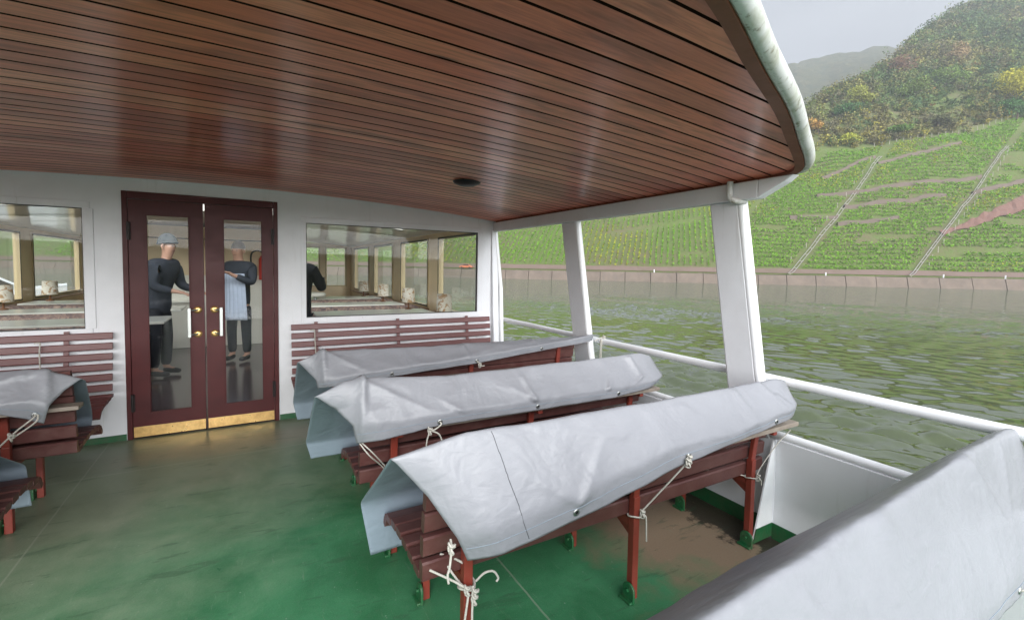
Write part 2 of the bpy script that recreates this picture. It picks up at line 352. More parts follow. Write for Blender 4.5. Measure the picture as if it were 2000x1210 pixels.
# ------------------------------------------------------------------ the ship: deck, hull, bulwark, handrail
D=4.7; XS=2.46; XP=-3.06; CX=-.30
def camber(x): return 2.10-.0185*(x-CX)**2
mb=MB(); mb.box((XP-.035,-4.2,-.06),(XS+.035,D,0)); struct(obj('deck',mb,M['deck']))
mb=MB(); mb.box((XP-.02,-4.3,-1.2),(XS+.02,15,-.065)); mb.box((XP-.08,-4.4,-2.5),(XS+.08,15.4,-1.2))
tag(obj('ship_hull',mb,M['white_gloss'],bevel=.02,base=(0,0,-2)),'white ship hull below the green deck','ship hull')
def bulwark(x,s,label):
    # s=+1 starboard (inside face at x, wall goes outwards)
    t=thing('bulwark',label,'bulwark',(x,1.5,0))
    mb=MB(); a,b=sorted((x+.002*s,x+.04*s)); mb.box((a,-4.2,-.04),(b,1.40,.545)); mb.box((a+.02*s,1.425,-.04),(b+.02*s,D+.0,.545)); obj('wall_panel',mb,M['white'],t,bevel=.003)
    mb=MB(); mb.tube(smooth_path([(x+.03*s,-4.2,.56),(x+.03*s,0,.56),(x+.03*s,1.36,.56),(x+.03*s,1.45,.55)],4),.024,12); mb.tube([(x+.05*s,1.46,.56),(x+.05*s,D,.56)],.022,12); obj('top_rail',mb,M['white_gloss'],t)
    a,b=sorted((x-.006*s,x-.0*s)); mb=MB(); mb.box((a,-4.2,.0),(b,1.40,.085)); mb.box((a+.02*s,1.43,.0),(b+.02*s,D,.085)); obj('kick_strip',mb,M['green'],t)
    # tapered stiffener plate standing inboard of the panel
    mb=MB(); mb.prism([(x-.001*s,.5),(x-.015*s,.54),(x-.15*s,.06),(x-.17*s,.012),(x-.001*s,.012)],1,1.405,1.413); obj('stiffener',mb,M['white_gloss'],t)
    mb=MB(); mb.prism([(x-.001*s,.085),(x-.145*s,.085),(x-.168*s,.014),(x-.001*s,.014)],1,1.400,1.404); obj('stiffener_foot',mb,M['green'],t)
    return t
bulwark(XS,1,'white steel bulwark along the starboard deck edge with round top tube')
bulwark(XP,-1,'white steel bulwark along the port deck edge, off to the left')
def handrail(x,label):
    t=thing('handrail',label,'handrail',(x,2,.83))
    mb=MB(); mb.tube([(x,-4,.833),(x,D+.1,.833)],.026,14); obj('rail_tube',mb,M['white_gloss'],t)
    return t
handrail(2.60,'white round handrail tube running outside the pillars over the water')
handrail(-3.20,'white round handrail tube on the far port side')

# ------------------------------------------------------------------ canopy roof
canopy=thing('canopy_roof','boarded reddish brown canopy roof with white rounded edge over the deck','canopy',(0,3,2.0))
half=[(2.485,4.66),(2.488,3.0),(2.49,1.75),(2.487,1.52),(2.465,1.40),(2.40,1.30),(2.25,1.215),(2.0,1.108),(1.674,.968),(1.302,.834),(.978,.708),(.6,.585),(.2,.50),(-.3,.47)]
full=half+[(2*CX-x,y) for x,y in half[:-1][::-1]]
def xr(y):
    best=None
    for (x0,y0),(x1,y1) in zip(half,half[1:]):
        if min(y0,y1)<=y<=max(y0,y1): return x0+(x1-x0)*(y-y0)/((y1-y0) or 1)
    return 2.485 if y>4.6 else CX+.02
mb=MB(); y=.49
while y<4.69:
    y1=min(y+.0945,4.698)
    xa,xb=xr(max(y,.471))-.012,xr(y1)-.012; xa=max(xa,CX+.05)
    n=26; rows=[]
    cols=[]
    for i in range(n+1):
        t_=i/n
        cols.append((t_,))
    prof=[(y-.001,0.011),(y+.003,0),(y1-.003,0),(y1+.001,0.011)]
    G=[]
    for i in range(n+1):
        row=[]
        for yy,dz in prof:
            k=(yy-y)/(y1-y); xe=xa+(xb-xa)*k; xl=2*CX-xe; X=xl+(xe-xl)*i/n
            row.append((X,yy,camber(X)+dz))
        G.append(row)
    G=np.array(G); mb.sheet(G[:,1:3],False,0); k_=len(mb.v)
    # grooves between the boards show as dark edges: same board, second material slot
    mb.sheet(G[:,0:2],False,1); mb.sheet(G[:,2:4],False,1)
    y+=.1
M['groove']=mat('board_groove',(.022,.009,.006),.8,spec=.05)
obj('ceiling_boards',mb,[M['ceil'],M['groove']],canopy,fixn=False)
# backing behind the grooves and the roof skin above
mb=MB(); G=[]; G2=[]
ys=np.concatenate([np.linspace(.472,1.5,30),np.linspace(1.6,4.699,12)])
for yy in ys:
    xe=max(xr(yy),CX+.02); G.append([(2*CX-xe+(2*xe-2*CX)*i/30,yy,camber(2*CX-xe+(2*xe-2*CX)*i/30)+.013) for i in range(31)])
    G2.append([(2*CX-xe+(2*xe-2*CX)*i/30,yy,camber(2*CX-xe+(2*xe-2*CX)*i/30)+.11) for i in range(31)])
mb.sheet(G); obj('backing_board',mb,M['groove'],canopy)
mb=MB(); mb.sheet(G2); obj('roof_skin',mb,M['white_gloss'],canopy)
def offset(path,d):
    out=[]
    for i,(x,y) in enumerate(path):
        x0,y0=path[max(i-1,0)];x1,y1=path[min(i+1,len(path)-1)]; tx,ty=x1-x0,y1-y0; l=math.hypot(tx,ty); nx,ny=-ty/l,tx/l
        out.append((x+nx*d,y+ny*d))
    return out
# dense path
def dense(path,k=5):
    P=smooth_path([(x,y,0) for x,y in path],k); return [(p.x,p.y) for p in P]
dp=dense(full)
def sweep(path,prof,name,m,smooth=True,parent=canopy,closed=True):
    G=[]
    for i,(x,y) in enumerate(path):
        x0,y0=path[max(i-1,0)];x1,y1=path[min(i+1,len(path)-1)]; tx,ty=x1-x0,y1-y0; l=math.hypot(tx,ty) or 1; nx,ny=ty/l*-1,tx/l
        # outward = away from the roof centre
        if nx*(x-CX)+ny*(y-3.2)<0: nx,ny=-nx,-ny
        G.append([(x+nx*u,y+ny*u,camber(x)+v) for u,v in prof])
    mb=MB(); mb.sheet(G,smooth); return obj(name,mb,m,parent)
sweep(dp,[(-.043,-.012),(-.004,-.014),(-.002,-.004),(-.002,.012),(-.043,.012),(-.043,-.012)],'edge_board',M['edgewood'],False)
def dim(): pass
hp=[(-.004,-.004)]+[(.012+.028*math.cos(a),.022+.034*math.sin(a)) for a in np.linspace(-math.pi*.72,math.pi*.6,12)]+[(-.01,.10)]
stern=[p for p in dp if p[1]<1.75]
sweep(stern,hp,'gutter_rim',M['rim'])
sweep([p for p in dp if p[1]>=1.6 and p[0]>0],[(-.004,-.004),(.03,-.004),(.04,.02),(.04,.08),(.02,.10),(-.01,.11)],'roof_edge',M['white_gloss'],False)
sweep([p for p in dp if p[1]>=1.6 and p[0]<0],[(-.004,-.004),(.03,-.004),(.04,.02),(.04,.08),(.02,.10),(-.01,.11)],'roof_edge',M['white_gloss'],False)
# longitudinal beams under the roof edge
for s in (1,-1):
    def X(x): return CX+s*(x-CX)
    mb=MB(); ze=camber(2.44)
    a,b=sorted((X(2.425),X(2.485))); mb.box((a,1.55,ze-.115),(b,4.695,ze-.014))
    # tapered beam nose following the rim aft of the last pillar
    mb.prism([(1.55,ze-.115),(1.55,ze-.014),(1.36,ze-.014),(1.40,ze-.045)],0,a,b)
    obj('side_beam',mb,M['white'],canopy,bevel=.006)
def pillar(yt,yb,xt,xb,w,label,s=1):
    def X(x): return CX+s*(x-CX)
    mb=MB(); zt=camber(2.44)-.115; zb=.50
    poly=[(yb-w/2,zb),(yb+w/2,zb),(yt+w/2,zt),(yt-w/2,zt)]
    a,b=sorted((X(xt)-.035,X(xt)+.035))
    vs=[]
    for (y_,z_),x_ in zip(poly,(xb,xb,xt,xt)):
        vs.append((X(x_)-.03,y_,z_))
    for (y_,z_),x_ in zip(poly,(xb,xb,xt,xt)):
        vs.append((X(x_)+.03,y_,z_))
    mb.add(vs,[(0,1,2,3),(7,6,5,4),(0,4,5,1),(1,5,6,2),(2,6,7,3),(3,7,4,0)])
    p=obj('pillar',mb,M['white'],canopy,bevel=.012,label=label)
    mb=MB(); mb.tube([(X(xb)+.0,yb-w/2-.004,zb),(X(xt),yt-w/2-.004,zt)],.031,12); obj('edge_tube',mb,M['white_gloss'],p)
    return p
for s in (1,-1):
    pillar(3.30,3.10,2.47,2.53,.19,'narrower raked white pillar midway' if s>0 else 'raked pillar on the port side',s)
    pillar(1.77,1.60,2.47,2.53,.19,'broad raked white pillar nearest the camera' if s>0 else 'aft raked pillar on the port side',s)
mb=MB(); mb.tube(smooth_path([(2.40,1.70,1.955),(2.40,1.70,1.87),(2.405,1.685,1.85),(2.43,1.66,1.842),(2.46,1.64,1.842)],5),.017,12); obj('drain_elbow',mb,M['rim'],canopy)
mb=MB(); c=(1.363,3.055,camber(1.363)); mb.lathe([(0,-.030),(.03,-.032),(.055,-.028),(.085,-.016),(.098,-.006),(.10,0)],c,28)
sp=obj('loudspeaker',mb,M['black'],base=c); tag(sp,'small round black loudspeaker fixed on the ceiling boards','loudspeaker')

# ------------------------------------------------------------------ cabin
cabin=thing('cabin','white deckhouse with double wooden door and large windows','cabin',(0,D,0))
DX0,DX1,DZ=-.86,.235,1.995
W1=(-2.86,-1.095,.915,1.84); W2=(.470,2.238,.940,1.825)
mb=MB(); T=.05
# bulkhead wall in pieces butted end to end, top follows the camber
def wallpiece(x0,x1,z0,z1=None,y0=D,y1=D+T):
    n=8; 
    for i in range(n):
        a=x0+(x1-x0)*i/n;b=x0+(x1-x0)*(i+1)/n
        za=z1 if z1 else camber(a)+.1; zb=z1 if z1 else camber(b)+.1
        mb.prism([(a,z0),(b,z0),(b,zb),(a,za)],1,y0,y1)
        if z1: pass
def wallbox(x0,x1,z0,z1): mb.box((x0,D,z0),(x1,D+T,z1))
def walltop(x0,x1,z0):
    n=max(2,int((x1-x0)/.25)); xs=[x0+(x1-x0)*i/n for i in range(n+1)]
    mb.prism([(x0,z0)]+[(x1,z0)]+[(x,camber(x)+.09) for x in xs[::-1]],1,D,D+T)
walltop(XP-.03,W1[0],0); walltop(W1[0],W1[1],W1[3]); wallbox(W1[0],W1[1],0,W1[2]); walltop(W1[1],DX0,0)
walltop(DX0,DX1,DZ); walltop(DX1,W2[0],0); walltop(W2[0],W2[1],W2[3]); wallbox(W2[0],W2[1],0,W2[2]); walltop(W2[1],XS+.03,0)
obj('bulkhead',mb,M['white'],cabin,fixn=True)
mb=MB(); mb.box((XP,D-.006,0),(DX0-.005,D-.001,.05)); mb.box((DX1+.005,D-.006,0),(XS,D-.001,.05)); obj('kick_strip',mb,M['green'],cabin)
def glazed(nm,x0,x1,z0,z1,label):
    fr=.045
    mb=MB()
    for a,b in (((x0-fr,D-.008,z1),(x1+fr,D-.001,z1+.052)),((x0-fr,D-.008,z0-.05),(x1+fr,D-.001,z0)),((x0-fr,D-.008,z0),(x0,D-.001,z1)),((x1,D-.008,z0),(x1+fr+.02,D-.001,z1))): mb.box(a,b)
    w=obj('window_frame',mb,M['white'],cabin,bevel=.003,label=label)
    mb=MB(); g_=.006
    for a,b in (((x0,D+.004,z1-g_),(x1,D+.03,z1)),((x0,D+.004,z0),(x1,D+.03,z0+g_)),((x0,D+.004,z0+g_),(x0+g_,D+.03,z1-g_)),((x1-g_,D+.004,z0+g_),(x1,D+.03,z1-g_))): mb.box(a,b)
    obj('seal',mb,M['rubber'],w)
    mb=MB(); mb.box((x0+g_,D+.014,z0+g_),(x1-g_,D+.018,z1-g_)); obj('pane',mb,M['glass'],w)
glazed('w1',*W1,'window frame left of the door'); glazed('w2',*W2,'window frame right of the door')
# door frame, leaves
mb=MB(); J=.035
mb.box((DX0,D-.014,0),(DX0+J,D+.05,DZ-.001)); mb.box((DX1-J,D-.014,0),(DX1,D+.05,DZ-.001)); mb.box((DX0+J+.001,D-.013,DZ-.06),(DX1-J-.001,D+.05,DZ-.001)); obj('door_frame',mb,M['door'],cabin,bevel=.003)
MX=-.322
def leaf(x0,x1,gx0,gx1,label,hx,hinge):
    z0,z1=.012,DZ-.064; gz0,gz1=.20,1.822; ya,yb=D-.006,D+.034
    mb=MB(); mb.box((x0,ya,z0),(gx0,yb,z1)); mb.box((gx1,ya,z0),(x1,yb,z1)); mb.box((gx0,ya,gz1),(gx1,yb,z1)); mb.box((gx0,ya,z0),(gx1,yb,gz0))
    L_=obj('door_leaf',mb,M['door'],cabin,label=label)
    mb=MB(); e=.012
    mb.box((gx0,ya-.006,gz0),(gx0+e,ya+.01,gz1)); mb.box((gx1-e,ya-.006,gz0),(gx1,ya+.01,gz1)); mb.box((gx0+e,ya-.006,gz1-e),(gx1-e,ya+.01,gz1)); mb.box((gx0+e,ya-.006,gz0),(gx1-e,ya+.01,gz0+e)); obj('glazing_bead',mb,M['door'],L_,bevel=.002)
    mb=MB(); mb.box((gx0+.002,D+.010,gz0+.002),(gx1-.002,D+.014,gz1-.002)); obj('glass',mb,M['glass'],L_)
    mb=MB(); mb.box((x0+.004,ya-.004,.014),(x1-.004,ya-.0005,.098)); k=obj('kick_plate',mb,M['brass'],L_)
    mb=MB()
    for xx in np.linspace(x0+.03,x1-.03,5):
        for zz in (.028,.085): mb.lathe([(0,-.001),(.004,-.001),(.004,.002),(0,.002)],(xx,ya-.004,zz),8)
        # pull handle: two round brass roses and a square steel grip
    for zz in (.835,1.04):
        mb2=MB(); vs=[]; n=20
        for yy,r_ in ((ya-.001,.031),(ya-.008,.029),(ya-.011,.012)):
            for k_ in range(n): a_=2*math.pi*k_/n; vs.append((hx+r_*math.cos(a_),yy,zz+r_*math.sin(a_)))
        mb2.add(vs,[(i*n+k_,i*n+(k_+1)%n,(i+1)*n+(k_+1)%n,(i+1)*n+k_) for i in range(2) for k_ in range(n)]+[tuple(range(2*n,3*n))],True); obj('handle_rose',mb2,M['brass'],L_)
    gx=hx+(-.055 if hinge<0 else .05)
    mb=MB(); mb.box((gx-.012,ya-.062,.815),(gx+.012,ya-.048,1.06)); 
    for zz in (.835,1.04): mb.bar((gx,ya-.048,zz),(hx,ya-.006,zz),.012,.012,(0,0,1))
    obj('handle_grip',mb,M['steel'],L_,bevel=.002)
    hxx=x0+.004 if hinge<0 else x1-.004
    for zz in (.30,1.68):
        mb=MB(); mb.box((hxx-.012,ya-.022,zz-.07),(hxx+.012,ya-.007,zz+.07)); mb.tube([(hxx,ya-.024,zz-.07),(hxx,ya-.024,zz+.07)],.009,8); obj('hinge',mb,M['darkmetal'],L_)
leaf(DX0+J+.003,MX-.006,-.715,-.42,'left door leaf',-.375,-1); leaf(MX+.006,DX1-J-.003,-.19,.115,'right door leaf',-.255,1)
# side walls, front wall, roof, floor, interior linings
YF=13.2
def sidewall(x,s,wins,zb=.80,zt=1.87):
    mb=MB(); a,b=sorted((x,x+.06*s)); y0=D+T
    prev=y0
    for (u,v) in wins:
        mb.box((a,prev,-.05),(b,u,2.0)); mb.box((a,u,-.05),(b,v,zb)); mb.box((a,u,zt),(b,v,2.0)); prev=v
    mb.box((a,prev,-.05),(b,YF,2.0)); w=obj('side_wall',mb,M['cream'],cabin)
    for (u,v) in wins:
        mb=MB(); c0,c1=sorted((x-.012*s,x+.065*s)); e=.05
        for p_,q_ in (((c0,u,zb),(c1,u+e,zt)),((c0,v-e,zb),(c1,v,zt)),((c0,u+e,zb),(c1,v-e,zb+.03)),((c0,u+e,zt-.03),(c1,v-e,zt))): mb.box(p_,q_)
        f_=obj('side_window',mb,M['tan'],cabin)
        mb=MB(); k0,k1=sorted((x-.016*s,x-.0125*s)); u2,v2,zb2,zt2=u+e,v-e,zb+.03,zt-.03
        for p_,q_ in (((k0,u2-.02,zb2),(k1,u2,zt2)),((k0,v2,zb2),(k1,v2+.02,zt2)),((k0,u2-.02,zt2),(k1,v2+.02,zt2+.02)),((k0,u2-.02,zb2-.02),(k1,v2+.02,zb2))): mb.box(p_,q_)
        obj('seal',mb,M['rubber'],f_)
        mb=MB(); g0,g1=sorted((x+.02*s,x+.024*s)); mb.box((g0,u+e,zb+.03),(g1,v-e,zt-.03)); obj('pane',mb,M['glass'],f_)
        mb=MB(); c0,c1=sorted((x-.10*s,x-.013*s)); mb.box((c0,u-.05,zb-.055),(c1,v+.05,zb-.02)); obj('sill',mb,M['intwood'],f_)
sidewall(XS-.01,1,[(4.86,6.5),(6.9,8.42),(8.95,10.5),(11.0,12.7)])
sidewall(XP+.01,-1,[(4.86,6.3),(6.75,8.2),(8.6,9.95),(10.38,12.8)])
mb=MB(); wins=[(-2.9,-1.9),(-1.6,-.6),(-.3,.75),(1.0,1.66),(1.79,2.33)]; prev=XP+.01
for u,v in wins:
    mb.box((prev,YF,-.05),(u,YF+.06,2.0)); mb.box((u,YF,-.05),(v,YF+.06,.85)); mb.box((u,YF,1.9),(v,YF+.06,2.0)); prev=v
mb.box((prev,YF,-.05),(XS-.01,YF+.06,2.0)); obj('front_wall',mb,M['cream'],cabin)
mb=MB()
for u,v in wins:
    mb=MB(); e=.035
    for p_,q_ in (((u,YF-.01,.85),(u+e,YF+.065,1.9)),((v-e,YF-.01,.85),(v,YF+.065,1.9)),((u+e,YF-.01,.85),(v-e,YF+.065,.88)),((u+e,YF-.01,1.87),(v-e,YF+.065,1.9))): mb.box(p_,q_)
    f_=obj('front_window',mb,M['tan'],cabin); mb=MB(); mb.box((u+e,YF+.02,.88),(v-e,YF+.024,1.87)); obj('pane',mb,M['glass'],f_)
mb=MB()
RL=[(5.5,6.8)]; cuts=[D+T,5.2,5.5,6.8,YF+.06]  # roof span left open, added to let daylight into the dim cabin
def roofsheet(dz,x0,x1):
    for ya_,yb_ in zip(cuts,cuts[1:]):
        segs=[(x0,x1)] if (ya_,yb_) not in RL else [(x0,-2.6),(2.0,x1)]
        for p_,q_ in segs: mb.sheet([[(x,y_,camber(x)+dz) for x in np.linspace(p_,q_,16)] for y_ in (ya_,yb_)])
roofsheet(-.03,XP-.02,XS+.02)
obj('cabin_ceiling',mb,M['ceilwhite'],cabin)
mb=MB()
for yy in (5.9,6.9,7.9,8.9,9.9,10.9): 
    G=[[(x,y_,camber(x)-.034) for x in np.linspace(XP+.05,XS-.3,24)] for y_ in (yy,yy+.035)]; mb.sheet(G)
obj('ceiling_seams',mb,M['rubber'],cabin)
mb=MB(); cuts[0]=D; cuts[-1]=YF+.2; roofsheet(.11,XP-.08,XS+.08); obj('cabin_roof',mb,M['white_gloss'],cabin)
for ya_,yb_ in RL:  # made-up glazed opening that brightens the cabin interior
    mb=MB(); mb.sheet([[(x,y_,camber(x)+.06) for x in np.linspace(-2.6,2.0,16)] for y_ in (ya_,yb_)]); obj('added_roof_light',mb,M['glass'],cabin)
    mb=MB(); mb.box((-2.62,ya_-.02,1.96),(2.02,ya_-.001,2.2)) if False else None
    for yy in (ya_-.012,yb_+.001): mb.sheet([[(x,yy+d_,camber(x)+z_) for x in np.linspace(-2.6,2.0,16)] for d_,z_ in ((0,-.031),(0,.109))])
    obj('added_roof_light_edge',mb,M['offwhite'],cabin)
mb=MB(); mb.box((XP,D+T,-.055),(XS,YF,-.004)); obj('cabin_floor',mb,M['intfloor'],cabin)
# partition block with cream upper panels
mb=MB(); mb.box((-1.55,9.4,0),(.62,11.2,1.22)); obj('partition_base',mb,M['offwhite'],cabin); mb=MB(); mb.box((-1.55,9.38,1.222),(.62,11.2,2.03)); obj('partition_top',mb,M['cream'],cabin)
mb=MB(); mb.box((-1.5,9.37,1.82),(.6,9.379,1.835)); obj('partition_rail',mb,M['rubber'],cabin)
# ceiling beam of the corner post at the bulkhead edge
mb=MB(); mb.add([(2.43,D-.10,.0),(2.50,D-.10,.0),(2.50,D,.0),(2.43,D,.0),(2.405,D-.012,1.86),(2.475,D-.012,1.86),(2.475,D,1.86),(2.405,D,1.86)],[(0,3,2,1),(4,5,6,7),(0,1,5,4),(1,2,6,5),(2,3,7,6),(3,0,4,7)])
obj('corner_post',mb,M['white'],cabin,bevel=.006)
mb=MB(); mb.tube([(2.53,D-.06,.52),(2.52,D-.03,1.2),(2.46,D+.01,1.85)],.028,12); obj('corner_tube',mb,M['white_gloss'],cabin)

# interior furniture
def sofa(x0,x1,y,s,label):
    t=thing('sofa',label,'sofa',((x0+x1)/2,y,0),'upholstered sofas in the cabin')
    mb=MB(); mb.box((x0,min(y,y+.1*s),.1),(x1,max(y,y+.1*s),.81)); obj('backrest',mb,M['sofa'],t,bevel=.03)
    mb=MB(); a,b=sorted((y+.105*s,y+.5*s)); mb.box((x0,a,.1),(x1,b,.45)); obj('seat',mb,M['sofa'],t,bevel=.03)
def ctable(x0,x1,y,label):
    t=thing('table',label,'table',((x0+x1)/2,y,0),'white topped tables in the cabin')
    mb=MB(); mb.box((x0,y-.32,.765),(x1,y+.32,.795)); obj('table_top',mb,M['tabletop'],t,bevel=.008)
    mb=MB(); xc=(x0+x1)/2; mb.tube([(xc,y,.03),(xc,y,.764)],.035,12); mb.lathe([(0,0),(.22,0),(.2,.02),(.04,.035)],(xc,y,0),20); obj('pedestal',mb,M['darkmetal'],t)
def lamp(x,y,label):
    z=.796
    t=thing('table_lamp',label,'table lamp',(x,y,z),'table lamps with patterned shades in the cabin')
    mb=MB(); mb.lathe([(0,0),(.05,0),(.05,.012),(.012,.02),(.012,.12)],(x,y,z),16); obj('lamp_foot',mb,M['intwood'],t)
    mb=MB(); mb.lathe([(.098,.1),(.088,.31),(.084,.31),(.094,.1)],(x,y,z),24); obj('lamp_shade',mb,M['shade'],t)
od=['first','second','third','fourth']
for i,y0 in enumerate((5.05,6.5,8.0,9.6)):
    ctable(.75,2.3,y0,f'white table in the starboard cabin, {od[i]} row from the bulkhead'); ctable(-2.9,-.80,y0,f'white table in the port cabin, {od[i]} row from the bulkhead')
    if i<3:
        sofa(.70,2.34,y0+.62,-1,f'brown patterned starboard sofa facing aft, {od[i]} row'); sofa(.70,2.34,y0+.74,1,f'brown patterned starboard sofa facing forward, {od[i]} row')
        sofa(-2.94,-1.30,y0+.62,-1,f'brown patterned port sofa facing aft, {od[i]} row'); sofa(-2.94,-1.30,y0+.74,1,f'brown patterned port sofa facing forward, {od[i]} row')
    lamp(2.08,y0+.25,f'table lamp with patterned shade by the starboard windows, {od[i]} from the bulkhead')
    if i in (2,3): lamp(-2.7,y0+.25,f'table lamp with patterned shade by the port windows, {"nearer" if i==2 else "farther"} one')
t=thing('fire_extinguisher','red fire extinguisher on the cream cabin wall seen through the right door leaf','extinguisher',(.24,9.27,1.15))
mb=MB(); mb.lathe([(0,0),(.075,0),(.08,.02),(.08,.36),(.05,.42),(.02,.44),(.02,.48),(0,.48)],(.24,9.27,1.15),20); obj('cylinder',mb,M['red'],t)
mb=MB(); mb.tube(smooth_path([(.24,9.25,1.62),(.14,9.22,1.66),(.05,9.22,1.6),(.05,9.22,1.4),(.12,9.22,1.25)],6),.014,8); obj('hose',mb,M['black'],t)
t=thing('bar_stool','round white bar stool standing in the middle of the cabin','stool',(1.05,9.0,0))
mb=MB(); mb.lathe([(0,.86),(.17,.86),(.18,.9),(.15,.93),(0,.94)],(.62+.43,9.0,0),24); obj('seat',mb,M['offwhite'],t)
mb=MB(); mb.lathe([(.2,0),(.2,.02),(.03,.05),(.03,.86)],(1.05,9.0,0),20); obj('pedestal',mb,M['steel'],t)

# ------------------------------------------------------------------ benches
def slat(mb,x0,x1,p,w,h,ang):
    # board along X; p = centre (y,z), w = face width, h = thickness, ang = tilt of the face from horizontal
    c,s=math.cos(ang),math.sin(ang); r_=.006
    pts=[]
    for du,dv in ((-w/2+r_,-h/2),(w/2-r_,-h/2),(w/2,-h/2+r_),(w/2,h/2-r_),(w/2-r_,h/2),(-w/2+r_,h/2),(-w/2,h/2-r_),(-w/2,-h/2+r_)):
        pts.append((p[0]+du*c-dv*s,p[1]+du*s+dv*c))
    mb.prism(pts,0,x0,x1)
def bench(x0,x1,L,label,legx,shelf=True,sd=1.0,nb=6):
    t=thing('slatted_bench',label,'bench',((x0+x1)/2,L+.2,0),'slatted benches on the deck')
    mb=MB()
    for i,(dy,z,a) in enumerate(((.46,.375,-.05),(.385,.39,-.02),(.31,.395,0),(.235,.392,.03),(.16,.385,.05),(.09,.378,.1))): slat(mb,x0,x1,(L+dy*sd,z),.062*max(sd,.55),.030,a)
    slat(mb,x0,x1,(L+.515*sd,.345),.062,.030,-1.0)
    obj('seat_slats',mb,M['wood'],t)
    mb=MB()
    for i,(dy,z) in enumerate(((.036,.405),(.030,.495),(.018,.585),(.003,.665),(-.014,.74),(-.030,.81))[:nb]): slat(mb,x0,x1,(L+dy,z),.07,.032,math.pi/2+.06+.03*i)
    obj('back_slats',mb,M['wood'],t)
    if shelf:
        mb=MB(); mb.box((x0+.3,L-.135,.650),(x1+.05,L-.045,.672)); obj('shelf_board',mb,M['shelf'],t,bevel=.004)
    for lx in legx:
        mb=MB(); mb.bar((lx,L,.0),(lx,L,.46),.034,.034); mb.bar((lx,L,.455),(lx,L-.045*(nb-3)/3,.83-.085*(6-nb)),.034,.022); (mb.bar((lx+.0,L-.03,.635),(lx,L-(.12 if shelf else .05),.635),.03,.02) if nb==6 else None); g1=obj('leg',mb,M['oxide'],t,bevel=.003)
        mb=MB(); mb.bar((lx,L+.43*sd,.0),(lx,L+.43*sd,.36),.032,.032); g2=obj('leg',mb,M['oxide'],t,bevel=.003)
        mb=MB(); mb.box((lx-.016,L+.018,.325),(lx+.016,L+.50*sd,.357)); mb.prism([(L+.017,.27),(L+.017,.324),(L+.12,.324)],0,lx-.004,lx+.004); obj('bracket',mb,M['oxide'],t)
        for gy,gp in ((L,g1),(L+.43*sd,g2)):
            mb=MB(); pts=[(-.034,0),(.034,0)]+[(.034*math.cos(a),.052+.03*math.sin(a)) for a in np.linspace(0,math.pi,9)]
            mb.prism([(gy+u-.01,v+.0) for u,v in pts],0,lx-.034,lx-.022); mb.box((lx-.05,gy-.04,0),(lx-.021,gy+.03,.012))
            obj('foot_lug',mb,M['green'],gp,bevel=.004)
            mb=MB(); mb.tube([(lx-.045,gy-.01,.05),(lx-.015,gy-.01,.05)],.008,8); obj('bolt',mb,M['green'],gp)
    return t
LX=(.655,1.455,2.29)
LYS={0:.60,1:3.10,2:2.25,3:1.43}
bench(.50,2.42,LYS[3],'brown slatted bench under the third cover, red legs fully visible in front',LX)
bench(.46,2.30,LYS[2],'brown slatted bench under the middle cover between door and pillar',(.62,1.42,2.2))
bench(.46,2.36,LYS[1],'brown slatted bench under the rear cover nearest the bulkhead window',(.62,1.42,2.2))
bench(.60,2.22,.505,'brown slatted bench hidden under the big foreground cover',(.8,1.455,2.05),False,.36,4)
bench(-2.9,-.84,3.36,'brown slatted bench at left under the short grey cover',(-2.6,-1.85,-1.11))
bench(-2.9,-.90,2.56,'brown slatted bench at the left picture edge',(-2.6,-1.85,-1.11),False)
def wallbench(x0,x1,label,strutx,s):
    t=thing('wall_bench',label,'bench',((x0+x1)/2,D-.3,0),'slatted wall benches')
    mb=MB()
    for i in range(6):
        z=.858-.079*i; dy=.03+.012*i if i<5 else .075; slat(mb,x0,x1,(D-.045-.011*i,z),.053,.024,math.pi/2-.14)
    obj('back_slats',mb,M['wood_wall'],t)
    mb=MB()
    for dy,z,a in ((.15,.408,.1),(.222,.40,.03),(.294,.398,0),(.366,.395,-.05),(.434,.384,-.22),(.49,.355,-.75)): slat(mb,x0-.01,x1+.01,(D-dy,z),.064,.026,-a)
    obj('seat_slats',mb,M['wood_wall'],t)
    for sx in strutx:
        mb=MB(); mb.bar((sx,D-.018,.90),(sx,D-.09,.42),.03,.014); mb.bar((sx,D-.05,.375),(sx,D-.46,.375),.03,.03,(1,0,0)); mb.bar((sx,D-.40,.36),(sx,D-.02,.12),.03,.02); obj('support',mb,M['wood_wall'],t)
    return t
wallbench(.336,2.372,'reddish slatted wall bench below the right window',(.55,1.33,2.1),1)
wallbench(-2.9,-.926,'reddish slatted wall bench below the left window',(-2.6,-1.85,-1.2),-1)

